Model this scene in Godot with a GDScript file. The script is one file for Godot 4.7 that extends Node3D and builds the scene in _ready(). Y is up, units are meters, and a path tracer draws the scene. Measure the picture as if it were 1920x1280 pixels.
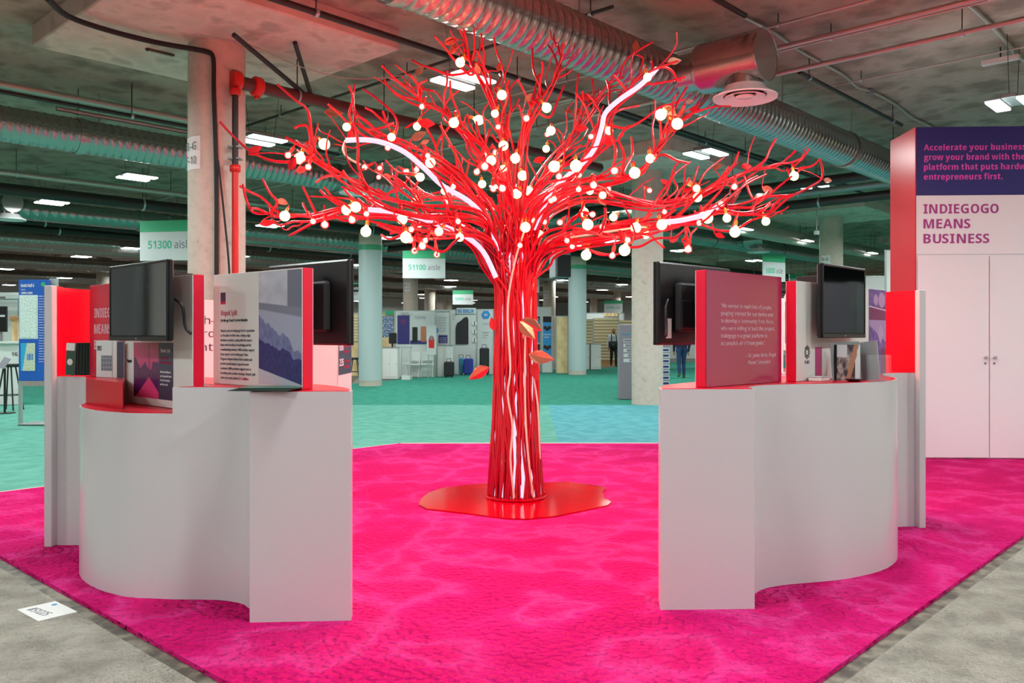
extends Node3D
# y up, metres. The camera stands at (0, 1.45, 0) and looks along -z. The hall's grid lies along E1 and E2.
const F := 1592.0
const CH := 1.45
const HZ := 628.0
const E1 := Vector3(0.683, 0.0, -0.730)
const E2 := Vector3(-0.730, 0.0, -0.683)
const UP := Vector3.UP
const RIGHT := Vector3.RIGHT
const SLAB := 5.1
const DROP := 4.85
const LAMP_Y := 4.3
const TREE_D := 7.445
const DESK := 1.168
const PANEL_TOP := 1.785
var M := {}
var counts := {}
var boxes := {}
var rng := RandomNumberGenerator.new()
var font: SystemFont
var font_bold: SystemFont
var limb_samples := []

func P(u: float, v: float, d: float) -> Vector3:
	return Vector3((u - 960.0) / F * d, CH - (v - HZ) / F * d, -d)

func at_height(u: float, v: float, h: float) -> Vector3:
	return P(u, v, (h - CH) * F / (HZ - v))

func X(x: float, d: float, y := 0.0) -> Vector3:
	return Vector3(x, y, -d)

func H(a: float, b: float, y: float) -> Vector3:
	return E1 * a + E2 * b + UP * y

# ---------------------------------------------------------------- nodes
func numbered(parent: Node, called: String) -> String:
	var key := str(parent.get_instance_id()) + called
	counts[key] = counts.get(key, 0) + 1
	return called if counts[key] == 1 else "%s_%03d" % [called, counts[key] - 1]

func tag(o: Node, label: String, category: String, group := "", kind := "") -> Node:
	if label: o.set_meta("label", label)
	if category: o.set_meta("category", category)
	if group: o.set_meta("group", group)
	if kind: o.set_meta("kind", kind)
	return o

func thing(called: String, label: String, category: String, at := Vector3.ZERO, group := "") -> Node3D:
	var o := Node3D.new()
	o.name = numbered(self, called)
	add_child(o)
	o.position = at
	tag(o, label, category, group)
	return o

func put(parent: Node, called: String, mesh: Mesh, m: Material, xf := Transform3D()) -> MeshInstance3D:
	var o := MeshInstance3D.new()
	o.name = numbered(parent, called)
	o.mesh = mesh
	o.material_override = m
	parent.add_child(o, true)
	o.global_transform = xf
	return o

func facing(x_axis: Vector3) -> Basis:
	var x := x_axis.normalized()
	return Basis(x, UP, x.cross(UP).normalized())

func xf(at: Vector3, x_axis := Vector3.RIGHT) -> Transform3D:
	return Transform3D(facing(x_axis), at)

func bx(parent: Node, called: String, size: Vector3, centre: Vector3, m: Material, x_axis := Vector3.RIGHT, bevel := 0.004) -> MeshInstance3D:
	return put(parent, called, box_mesh(size, bevel), m, xf(centre, x_axis))

# ---------------------------------------------------------------- meshes
func array_mesh(v: PackedVector3Array, n: PackedVector3Array, idx: PackedInt32Array, uv := PackedVector2Array(), col := PackedColorArray()) -> ArrayMesh:
	var a := []
	a.resize(Mesh.ARRAY_MAX)
	a[Mesh.ARRAY_VERTEX] = v
	a[Mesh.ARRAY_NORMAL] = n
	a[Mesh.ARRAY_INDEX] = idx
	if uv.size(): a[Mesh.ARRAY_TEX_UV] = uv
	if col.size(): a[Mesh.ARRAY_COLOR] = col
	var m := ArrayMesh.new()
	m.add_surface_from_arrays(Mesh.PRIMITIVE_TRIANGLES, a)
	return m

func box_mesh(s: Vector3, bevel := 0.004) -> Mesh:
	var b: float = minf(bevel, minf(s.x, minf(s.y, s.z)) * 0.3)
	var key := "%.4f %.4f %.4f %.4f" % [s.x, s.y, s.z, b]
	if boxes.has(key): return boxes[key]
	var st := SurfaceTool.new()
	st.begin(Mesh.PRIMITIVE_TRIANGLES)
	st.set_smooth_group(-1)
	var h := s / 2.0
	var q := func(c, a, d, e):
		var nrm: Vector3 = (a - c).cross(d - c)
		if nrm.dot(c + a + d + e) > 0.0:
			for p in [c, d, a, c, e, d]: st.add_vertex(p)
		else:
			for p in [c, a, d, c, d, e]: st.add_vertex(p)
	for ax in 3:
		var i := (ax + 1) % 3
		var j := (ax + 2) % 3
		for sg in [-1.0, 1.0]:
			var c := []
			for k in [[-1, -1], [1, -1], [1, 1], [-1, 1]]:
				var p := Vector3.ZERO
				p[ax] = sg * h[ax]
				p[i] = k[0] * (h[i] - b)
				p[j] = k[1] * (h[j] - b)
				c.append(p)
			q.call(c[0], c[1], c[2], c[3])
		for si in [-1.0, 1.0]:
			for sj in [-1.0, 1.0]:
				var c := []
				for k in [[-1, 0], [1, 0], [1, 1], [-1, 1]]:
					var p := Vector3.ZERO
					p[ax] = k[0] * (h[ax] - b)
					p[i] = si * (h[i] - (b if k[1] else 0.0))
					p[j] = sj * (h[j] - (0.0 if k[1] else b))
					c.append(p)
				q.call(c[0], c[1], c[2], c[3])
	for sx in [-1.0, 1.0]:
		for sy in [-1.0, 1.0]:
			for sz in [-1.0, 1.0]:
				var c0 := Vector3(sx * h.x, sy * (h.y - b), sz * (h.z - b))
				var c1 := Vector3(sx * (h.x - b), sy * h.y, sz * (h.z - b))
				var c2 := Vector3(sx * (h.x - b), sy * (h.y - b), sz * h.z)
				if (c1 - c0).cross(c2 - c0).dot(c0) > 0.0:
					for p in [c0, c2, c1]: st.add_vertex(p)
				else:
					for p in [c0, c1, c2]: st.add_vertex(p)
	st.generate_normals()
	boxes[key] = st.commit()
	return boxes[key]

func smooth(pts: Array, steps: int) -> PackedVector3Array:
	var out := PackedVector3Array()
	var n := pts.size()
	for i in n - 1:
		var p0: Vector3 = pts[maxi(i - 1, 0)]
		var p1: Vector3 = pts[i]
		var p2: Vector3 = pts[i + 1]
		var p3: Vector3 = pts[mini(i + 2, n - 1)]
		for k in steps:
			var t := float(k) / steps
			out.append(p1.cubic_interpolate(p2, p0, p3, t))
	out.append(pts[n - 1])
	return out

func tube_mesh(pts: PackedVector3Array, r0: float, r1: float, sides := 6) -> ArrayMesh:
	var v := PackedVector3Array()
	var nn := PackedVector3Array()
	var idx := PackedInt32Array()
	var n := pts.size()
	var o := pts[0]
	var side := Vector3.ZERO
	for i in n:
		var t := (pts[mini(i + 1, n - 1)] - pts[maxi(i - 1, 0)]).normalized()
		if side == Vector3.ZERO:
			side = t.cross(UP if absf(t.y) < 0.9 else RIGHT).normalized()
		side = (side - t * side.dot(t)).normalized()
		var other := t.cross(side)
		var r := lerpf(r0, r1, float(i) / (n - 1))
		for k in sides:
			var a := TAU * k / sides
			var dir := side * cos(a) + other * sin(a)
			v.append(pts[i] - o + dir * r)
			nn.append(dir)
	for i in n - 1:
		for k in sides:
			var a := i * sides + k
			var b := i * sides + (k + 1) % sides
			idx.append_array(PackedInt32Array([a, a + sides, b, b, a + sides, b + sides]))
	for e in [0, n - 1]:
		var c := v.size()
		var t: Vector3 = (pts[e] - pts[1 if e == 0 else n - 2]).normalized()
		v.append(pts[e] - o)
		nn.append(t)
		for k in sides:
			v.append(v[e * sides + k])
			nn.append(t)
		for k in sides:
			if e == 0: idx.append_array(PackedInt32Array([c, c + 1 + k, c + 1 + (k + 1) % sides]))
			else: idx.append_array(PackedInt32Array([c, c + 1 + (k + 1) % sides, c + 1 + k]))
	return array_mesh(v, nn, idx)

func tube(parent: Node, called: String, pts: Array, r0: float, m: Material, r1 := -1.0, sides := 6, steps := 1) -> MeshInstance3D:
	var p := smooth(pts, steps) if steps > 1 else PackedVector3Array(pts)
	return put(parent, called, tube_mesh(p, r0, r0 if r1 < 0.0 else r1, sides), m, Transform3D(Basis(), p[0]))

# profile: Vector2(radius, height), from the bottom up; hard edges where a point is doubled
func lathe_mesh(profile: Array, sides := 24) -> ArrayMesh:
	var v := PackedVector3Array()
	var nn := PackedVector3Array()
	var idx := PackedInt32Array()
	for i in profile.size() - 1:
		var a: Vector2 = profile[i]
		var b: Vector2 = profile[i + 1]
		if a.is_equal_approx(b): continue
		var nv := Vector2(b.y - a.y, a.x - b.x).normalized()
		var n0 := nv
		var n1 := nv
		if i > 0 and not a.is_equal_approx(profile[i - 1]):
			var q: Vector2 = profile[i - 1]
			var pv := Vector2(a.y - q.y, q.x - a.x).normalized()
			if pv.dot(nv) > 0.6: n0 = (pv + nv).normalized()
		if i + 2 < profile.size() and not b.is_equal_approx(profile[i + 2]):
			var q: Vector2 = profile[i + 2]
			var pv := Vector2(q.y - b.y, b.x - q.x).normalized()
			if pv.dot(nv) > 0.6: n1 = (pv + nv).normalized()
		var base := v.size()
		for k in sides + 1:
			var t := TAU * k / sides
			var c := cos(t)
			var s := sin(t)
			v.append(Vector3(a.x * c, a.y, a.x * s))
			v.append(Vector3(b.x * c, b.y, b.x * s))
			nn.append(Vector3(n0.x * c, n0.y, n0.x * s))
			nn.append(Vector3(n1.x * c, n1.y, n1.x * s))
		for k in sides:
			var j := base + 2 * k
			idx.append_array(PackedInt32Array([j, j + 2, j + 1, j + 1, j + 2, j + 3]))
	return array_mesh(v, nn, idx)

# an upright prism over a plan outline of (x, z) points about the origin
func prism_mesh(outline: PackedVector2Array, y0: float, y1: float) -> ArrayMesh:
	var poly := outline.duplicate()
	if Geometry2D.is_polygon_clockwise(poly): poly.reverse()
	var v := PackedVector3Array()
	var nn := PackedVector3Array()
	var idx := PackedInt32Array()
	var n := poly.size()
	var edge := []
	for i in n:
		var e := (poly[(i + 1) % n] - poly[i]).normalized()
		edge.append(Vector3(e.y, 0, -e.x))
	for i in n:
		var j := (i + 1) % n
		var me: Vector3 = edge[i]
		var before: Vector3 = edge[(i + n - 1) % n]
		var after: Vector3 = edge[j]
		var n0 := (me + before).normalized() if me.dot(before) > 0.8 else me
		var n1 := (me + after).normalized() if me.dot(after) > 0.8 else me
		var b := v.size()
		v.append_array(PackedVector3Array([Vector3(poly[i].x, y0, poly[i].y), Vector3(poly[j].x, y0, poly[j].y), Vector3(poly[j].x, y1, poly[j].y), Vector3(poly[i].x, y1, poly[i].y)]))
		nn.append_array(PackedVector3Array([n0, n1, n1, n0]))
		idx.append_array(PackedInt32Array([b, b + 1, b + 2, b, b + 2, b + 3]))
	var tri := Geometry2D.triangulate_polygon(poly)
	for top in [true, false]:
		var b := v.size()
		for p in poly:
			v.append(Vector3(p.x, y1 if top else y0, p.y))
			nn.append(UP if top else -UP)
		for t in range(0, tri.size(), 3):
			var p0 := poly[tri[t]]
			var cw := (poly[tri[t + 1]] - p0).cross(poly[tri[t + 2]] - p0) > 0.0
			if cw == top: idx.append_array(PackedInt32Array([b + tri[t], b + tri[t + 1], b + tri[t + 2]]))
			else: idx.append_array(PackedInt32Array([b + tri[t], b + tri[t + 2], b + tri[t + 1]]))
	return array_mesh(v, nn, idx)

func prism(parent: Node, called: String, outline: Array, y0: float, y1: float, m: Material, inset := 0.0) -> MeshInstance3D:
	var o: Vector3 = outline[0]
	var poly := PackedVector2Array()
	for p in outline: poly.append(Vector2(p.x - o.x, p.z - o.z))
	if inset != 0.0:
		var got := Geometry2D.offset_polygon(poly, -inset)
		if got.size(): poly = got[0]
	return put(parent, called, prism_mesh(poly, 0.0, y1 - y0), m, Transform3D(Basis(), Vector3(o.x, y0, o.z)))

# a flat leaf or print outline (local xy) given thickness
func plate_mesh(outline: PackedVector2Array, thick: float, bend := 0.0) -> ArrayMesh:
	var poly := outline.duplicate()
	if Geometry2D.is_polygon_clockwise(poly): poly.reverse()
	var st := SurfaceTool.new()
	st.begin(Mesh.PRIMITIVE_TRIANGLES)
	st.set_smooth_group(-1)
	var tri := Geometry2D.triangulate_polygon(poly)
	var z := func(p: Vector2) -> float: return bend * p.x * p.x
	for t in range(0, tri.size(), 3):
		var a := poly[tri[t]]
		var b := poly[tri[t + 1]]
		var c := poly[tri[t + 2]]
		if (b - a).cross(c - a) < 0.0:
			var k := b
			b = c
			c = k
		for p in [a, c, b]: st.add_vertex(Vector3(p.x, p.y, z.call(p) + thick / 2.0))
		for p in [a, b, c]: st.add_vertex(Vector3(p.x, p.y, z.call(p) - thick / 2.0))
	for i in poly.size():
		var a := poly[i]
		var b := poly[(i + 1) % poly.size()]
		var q := [Vector3(a.x, a.y, z.call(a) - thick / 2.0), Vector3(b.x, b.y, z.call(b) - thick / 2.0), Vector3(b.x, b.y, z.call(b) + thick / 2.0), Vector3(a.x, a.y, z.call(a) + thick / 2.0)]
		for k in [0, 2, 1, 0, 3, 2]: st.add_vertex(q[k])
	st.generate_normals()
	return st.commit()

# lettering: lower-left of the first line's baseline, width of the line, height of its capitals
func text(parent: Node, said: String, at: Vector3, x_axis: Vector3, width: float, cap: float, m: Material, bold := false, called := "lettering", normal := Vector3.ZERO) -> MeshInstance3D:
	var t := TextMesh.new()
	t.font = font_bold if bold else font
	t.font_size = 32
	t.pixel_size = 0.01
	t.depth = 0.02
	t.curve_step = 1.0 if cap > 0.05 else 3.0
	t.horizontal_alignment = HORIZONTAL_ALIGNMENT_LEFT
	t.text = said
	var h := TextMesh.new()
	h.font = t.font
	h.font_size = 32
	h.pixel_size = 0.01
	h.horizontal_alignment = HORIZONTAL_ALIGNMENT_LEFT
	h.text = "H"
	var hb := h.get_aabb()
	var tb := t.get_aabb()
	var sx := width / maxf(tb.size.x, 0.01) if width > 0.0 else cap / hb.size.y
	var sy := cap / hb.size.y
	var x := x_axis.normalized()
	var z := x.cross(UP).normalized() if normal == Vector3.ZERO else normal
	var y := z.cross(x).normalized()
	var b := Basis(x * sx, y * sy, z * 0.08)
	return put(parent, called, t, m, Transform3D(b, at - x * tb.position.x * sx - y * hb.position.y * sy + z * 0.0012))

# ---------------------------------------------------------------- materials
func mat(called: String, c: Color, rough := 0.6, metal := 0.0, spec := 0.5) -> StandardMaterial3D:
	var m := StandardMaterial3D.new()
	m.resource_name = called
	m.albedo_color = c
	m.roughness = rough
	m.metallic = metal
	m.metallic_specular = spec
	M[called] = m
	return m

func glow(called: String, c: Color, energy: float) -> StandardMaterial3D:
	var m := mat(called, Color(0.35, 0.33, 0.34), 0.4)
	m.emission_enabled = true
	m.emission = c
	m.emission_energy_multiplier = energy
	return m

func noise(freq: float, seed_: int, oct := 4, kind := FastNoiseLite.TYPE_SIMPLEX_SMOOTH) -> FastNoiseLite:
	var n := FastNoiseLite.new()
	n.noise_type = kind
	n.seed = seed_
	n.frequency = freq
	n.fractal_octaves = oct
	return n

func ramp(stops: Array) -> Gradient:
	var g := Gradient.new()
	var offs := PackedFloat32Array()
	var cols := PackedColorArray()
	for s in stops:
		offs.append(s[0])
		cols.append(s[1])
	g.offsets = offs
	g.colors = cols
	return g

func noise_tex(n: FastNoiseLite, stops := [], size := 512, bump := 0.0) -> NoiseTexture2D:
	var t := NoiseTexture2D.new()
	t.width = size
	t.height = size
	t.seamless = true
	t.noise = n
	if stops.size(): t.color_ramp = ramp(stops)
	if bump > 0.0:
		t.as_normal_map = true
		t.bump_strength = bump
	return t

func world_noise(m: StandardMaterial3D, tex: Texture2D, scale: float, normal: Texture2D = null, nscale := 0.5) -> void:
	m.albedo_color = Color.WHITE
	m.albedo_texture = tex
	m.uv1_triplanar = true
	m.uv1_world_triplanar = true
	m.uv1_scale = Vector3.ONE * scale
	if normal:
		m.normal_enabled = true
		m.normal_texture = normal
		m.normal_scale = nscale

func c8(r: int, g: int, b: int) -> Color:
	return Color(r / 255.0, g / 255.0, b / 255.0)

func make_materials() -> void:
	font = SystemFont.new()
	font.font_names = PackedStringArray(["Droid Sans"])
	font_bold = SystemFont.new()
	font_bold.font_names = PackedStringArray(["Droid Sans"])
	font_bold.font_weight = 700
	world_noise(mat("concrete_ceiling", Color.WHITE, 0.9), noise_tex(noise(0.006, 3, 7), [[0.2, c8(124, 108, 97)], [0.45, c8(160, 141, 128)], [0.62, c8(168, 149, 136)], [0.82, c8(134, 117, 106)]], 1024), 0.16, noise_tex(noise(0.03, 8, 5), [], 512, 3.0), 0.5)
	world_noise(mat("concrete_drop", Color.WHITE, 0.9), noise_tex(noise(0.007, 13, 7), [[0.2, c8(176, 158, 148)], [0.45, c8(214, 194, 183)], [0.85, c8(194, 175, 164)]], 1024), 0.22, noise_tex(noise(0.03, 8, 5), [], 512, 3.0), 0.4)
	world_noise(mat("concrete_floor", Color.WHITE, 0.55), noise_tex(noise(0.02, 5, 6), [[0.2, c8(70, 64, 56)], [0.5, c8(104, 97, 86)], [0.8, c8(140, 132, 118)]], 512), 0.7)
	world_noise(mat("column_paint", Color.WHITE, 0.7), noise_tex(noise(0.02, 21, 5), [[0.06, c8(150, 137, 126)], [0.13, c8(192, 178, 166)], [0.6, c8(208, 193, 181)], [0.8, c8(200, 185, 172)]], 512), 0.5)
	mat("column_wrap", c8(186, 200, 203), 0.45)
	mat("green_band", c8(64, 170, 128), 0.5)
	world_noise(mat("pink_carpet", Color.WHITE, 1.0, 0.0, 0.2), noise_tex(noise(0.0055, 31, 6), [[0.25, c8(210, 18, 108)], [0.45, c8(222, 28, 120)], [0.58, c8(230, 58, 142)], [0.75, c8(220, 26, 114)]], 1024), 0.22, noise_tex(noise(0.16, 4, 3), [], 512, 8.0), 0.8)
	world_noise(mat("grey_carpet", Color.WHITE, 1.0, 0.0, 0.2), noise_tex(noise(0.009, 33, 7), [[0.2, c8(154, 148, 138)], [0.5, c8(172, 166, 155)], [0.8, c8(184, 178, 167)]], 1024), 0.35, noise_tex(noise(0.2, 6, 3), [], 512, 8.0), 0.9)
	world_noise(mat("teal_carpet", Color.WHITE, 1.0, 0.0, 0.2), noise_tex(noise(0.02, 35, 5), [[0.2, c8(52, 132, 114)], [0.5, c8(60, 140, 121)], [0.8, c8(70, 147, 128)]], 512), 0.3)
	world_noise(mat("green_carpet", Color.WHITE, 1.0, 0.0, 0.2), noise_tex(noise(0.02, 37, 5), [[0.2, c8(92, 158, 142)], [0.5, c8(101, 167, 151)], [0.8, c8(112, 173, 158)]], 512), 0.3)
	world_noise(mat("blue_carpet", Color.WHITE, 1.0, 0.0, 0.2), noise_tex(noise(0.02, 38, 5), [[0.2, c8(84, 152, 162)], [0.5, c8(92, 162, 170)], [0.8, c8(104, 170, 176)]], 512), 0.3)
	var pile: StandardMaterial3D = M.pink_carpet
	var folds := noise(0.005, 52, 3)
	folds.fractal_type = FastNoiseLite.FRACTAL_RIDGED
	pile.heightmap_enabled = true
	pile.heightmap_texture = noise_tex(folds, [], 1024)
	pile.heightmap_scale = 1.3
	mat("edge_tape", c8(226, 220, 206), 0.6)
	mat("white_laminate", c8(213, 210, 214), 0.2)
	mat("tower_white", c8(236, 238, 244), 0.3)
	mat("white_matt", c8(228, 226, 224), 0.6)
	mat("white_gloss", c8(236, 234, 236), 0.2)
	mat("red_laminate", c8(214, 4, 42), 0.3, 0.0, 0.34)
	mat("red_edge", c8(224, 6, 52), 0.4)
	mat("red_print", c8(204, 14, 52), 0.28)
	var gloss := mat("magenta_print", c8(176, 26, 84), 0.2)
	gloss.clearcoat_enabled = true
	gloss.clearcoat = 0.6
	gloss.clearcoat_roughness = 0.12
	var rod := mat("red_rod", c8(184, 2, 30), 0.24)
	rod.clearcoat_enabled = true
	rod.clearcoat = 0.6
	rod.clearcoat_roughness = 0.15
	mat("red_plate", c8(196, 0, 30), 0.1, 0.0, 0.4)
	mat("core_film", c8(214, 158, 226), 0.16, 0.85)
	mat("cream_cord", c8(240, 214, 196), 0.4)
	mat("socket_red", c8(216, 24, 20), 0.4)
	mat("socket_brass", c8(222, 150, 60), 0.35, 0.6)
	var leaf := mat("leaf_copper", c8(226, 140, 100), 0.2, 0.9)
	leaf.clearcoat_enabled = true
	mat("leaf_red", c8(206, 46, 58), 0.16, 0.35)
	var clear := mat("leaf_clear", Color(0.93, 0.62, 0.52, 0.3), 0.08)
	clear.transparency = BaseMaterial3D.TRANSPARENCY_ALPHA
	glow("bulb_warm", Color(1.0, 0.9, 0.62), 3.0)
	glow("bulb_red", Color(1.0, 0.84, 0.74), 4.0)
	var red_glass := glow("bulb_globe_red", Color(1.0, 0.16, 0.16), 0.55)
	red_glass.albedo_color = Color(0.9, 0.1, 0.12, 0.32)
	red_glass.transparency = BaseMaterial3D.TRANSPARENCY_ALPHA
	red_glass.roughness = 0.3
	glow("led_tube", Color(0.97, 0.88, 1.0), 1.0)
	glow("lamp_panel", Color(0.97, 1.0, 0.98), 6.0)
	mat("black_plastic", c8(22, 21, 23), 0.35)
	mat("black_matt", c8(30, 28, 30), 0.7)
	mat("screen_black", c8(9, 10, 12), 0.05, 0.0, 0.85)
	mat("silver", c8(190, 192, 196), 0.3, 0.8)
	mat("grey_metal", c8(150, 152, 152), 0.45, 0.7)
	mat("duct_metal", c8(168, 170, 168), 0.24, 0.92)
	mat("dark_pipe", c8(42, 38, 36), 0.5)
	mat("sprinkler_pipe", c8(92, 52, 48), 0.4, 0.2)
	mat("red_pipe", c8(206, 34, 30), 0.35)
	mat("conduit", c8(188, 180, 172), 0.4, 0.6)
	mat("wire", c8(60, 56, 52), 0.6)
	mat("navy_print", c8(46, 42, 118), 0.42)
	mat("pink_letters", c8(224, 78, 190), 0.5)
	mat("plum_letters", c8(168, 58, 140), 0.5)
	mat("white_letters", c8(240, 234, 236), 0.5)
	mat("pale_pink_letters", c8(236, 190, 204), 0.45)
	mat("dark_letters", c8(70, 40, 78), 0.5)
	mat("black_letters", c8(40, 36, 40), 0.5)
	mat("crimson_letters", c8(196, 34, 84), 0.5)
	mat("grey_letters", c8(112, 106, 120), 0.5)
	mat("green_letters", c8(62, 178, 142), 0.5)
	mat("sign_white", c8(204, 208, 209), 0.55)
	mat("sign_green", c8(52, 172, 120), 0.55)
	mat("sign_blue", c8(24, 92, 186), 0.4)
	mat("map_paper", c8(212, 232, 226), 0.5)
	mat("brochure_green", c8(58, 92, 78), 0.35)
	mat("brochure_dark", c8(38, 48, 46), 0.35)
	mat("slate_print", c8(66, 66, 90), 0.4)
	mat("cyan_print", c8(28, 140, 208), 0.4)
	mat("violet_print", c8(88, 52, 140), 0.35)
	mat("magenta_dye", c8(186, 44, 118), 0.35)
	mat("lilac_print", c8(176, 160, 204), 0.35)
	var acrylic := mat("acrylic", Color(0.92, 0.95, 0.96, 0.04), 0.02)
	acrylic.transparency = BaseMaterial3D.TRANSPARENCY_ALPHA
	world_noise(mat("birch", Color.WHITE, 0.55), noise_tex(noise(0.01, 41, 3), [[0.2, c8(214, 180, 128)], [0.8, c8(234, 206, 160)]], 256), 0.8)
	mat("slat_wood", c8(226, 208, 170), 0.6)
	mat("aluminium", c8(176, 186, 184), 0.4, 0.6)
	mat("booth_white", c8(216, 220, 218), 0.6)
	mat("booth_grey", c8(150, 150, 156), 0.55)
	mat("kiosk_grey", c8(136, 130, 142), 0.45)
	mat("cardboard", c8(196, 150, 100), 0.8)
	mat("luggage_black", c8(34, 32, 40), 0.5)
	mat("luggage_blue", c8(32, 52, 150), 0.4)
	mat("luggage_teal", c8(56, 140, 170), 0.4)
	mat("paper_print", c8(196, 196, 200), 0.4)

# ================================================================ the scene
func _ready() -> void:
	rng.seed = 20
	make_materials()
	# camera, level, with the lens shifted so that the horizon lies a little above the middle
	var cam := Camera3D.new()
	cam.name = "camera"
	add_child(cam)
	cam.position = Vector3(0, CH, 0)
	cam.projection = Camera3D.PROJECTION_FRUSTUM
	cam.near = 0.1
	cam.far = 300.0
	cam.size = 0.1 * 1280.0 / F
	cam.frustum_offset = Vector2(0.0, -12.0 / F * 0.1)
	cam.current = true
	var env := Environment.new()
	env.background_mode = Environment.BG_COLOR
	env.background_color = Color.BLACK
	env.tonemap_mode = Environment.TONE_MAPPER_LINEAR
	env.tonemap_exposure = 1.0
	env.sdfgi_enabled = true
	env.ssao_enabled = true
	env.ssil_enabled = true
	var we := WorldEnvironment.new()
	we.name = "environment"
	we.environment = env
	add_child(we)
	hall_lights()
	setting()
	services()
	carpets()
	tree()
	left_stand()
	right_stand()
	tower()
	rear_stands()
	hanging_signs()
	far_booths()
	people()

# ---------------------------------------------------------------- ceiling lights: twin panels hung on wires, on the hall's grid
const LAMP_ENERGY := 4.9
const LAMP_LABELS := [[868, 155, "twin white panel light shining through the tree's upper left crown"], [495, 262, "twin white panel light just right of the stained column"], [252, 333, "twin white panel light left of the stained column, nearest of its row"], [86, 376, "twin white panel light near the left edge, second of its row"], [1875, 200, "twin white panel light above the blue tower header"], [1305, 293, "twin white panel light behind the upper right branches"], [1496, 348, "twin white panel light behind the rightmost bulb of the tree"], [1660, 403, "twin white panel light just left of the tower's red side"], [497, 420, "twin white panel light under the lowest left branch tip"], [228, 464, "small twin panel light above the left television"]]
func hall_lights() -> void:
	var o0 := X(-0.55, 9.59)
	var a0: float = o0.dot(E1)
	var b0: float = o0.dot(E2)
	var proto: Node3D = null
	for k in range(-2, 9):
		for sub in 2:
			for j in range(-6, 15):
				var a: float = a0 + 9.2 * k + 5.3 * sub
				var b := b0 + 4.3 * j
				var p := H(a, b, LAMP_Y)
				var d := -p.z
				if d > 84.0 or d < -7.0 or absf(p.x) > (0.62 * d + 3.5 if d > 30.0 else 21.0 if d > 1.0 else 8.0): continue
				if d > 30.0 and (j + k) % 2 == 1: continue
				if absf(p.x) > 0.62 * d + 3.5 and absf(p.x) > 11.0 and (j + k) % 2 == 1: continue
				if d < 0.0 and absf(p.x) > 8.0: continue
				var t: Node3D
				if proto == null:
					t = lamp_unit()
					proto = t
				else:
					t = proto.duplicate()
					t.name = numbered(self, "ceiling_light")
					add_child(t)
				t.transform = xf(p, E1)
				if d > 1.0:
					var su := 960.0 + p.x / d * F
					var sv := HZ - (p.y - CH) / d * F
					for q in LAMP_LABELS:
						if absf(q[0] - su) < 55.0 and absf(q[1] - sv) < 24.0: t.set_meta("label", q[2])
				var l := AreaLight3D.new()
				l.name = "ceiling_light_source"
				t.add_child(l, true)
				l.area_size = Vector2(0.56, 0.5)
				l.light_color = Color(0.95, 1.0, 0.985)
				l.light_energy = LAMP_ENERGY
				l.area_normalize_energy = true
				l.shadow_enabled = true
				l.area_range = 60.0
				l.global_transform = Transform3D(Basis(E1, E1.cross(UP), UP), p - UP * 0.012)

func lamp_unit() -> Node3D:
	var t := thing("ceiling_light", "twin white panel light hung on wires under the concrete ceiling", "ceiling light", Vector3.ZERO, "hall ceiling lights")
	t.position = Vector3.ZERO
	bx(t, "housing", Vector3(0.5, 0.05, 0.16), Vector3(0, 0.065, 0), M.grey_metal)
	for s in [-1, 1]:
		for e in [-1, 1]:
			bx(t, "lamp_panel", Vector3(0.27, 0.025, 0.16), Vector3(0.142 * e, 0.014, 0.17 * s), M.lamp_panel)
		bx(t, "panel_tray", Vector3(0.58, 0.02, 0.18), Vector3(0, 0.038, 0.17 * s), M.grey_metal)
		tube(t, "hanging_wire", [Vector3(0.2 * s, 0.09, 0), Vector3(0.3 * s, SLAB - LAMP_Y, 0)], 0.004, M.wire, -1.0, 4)
	return t

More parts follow.
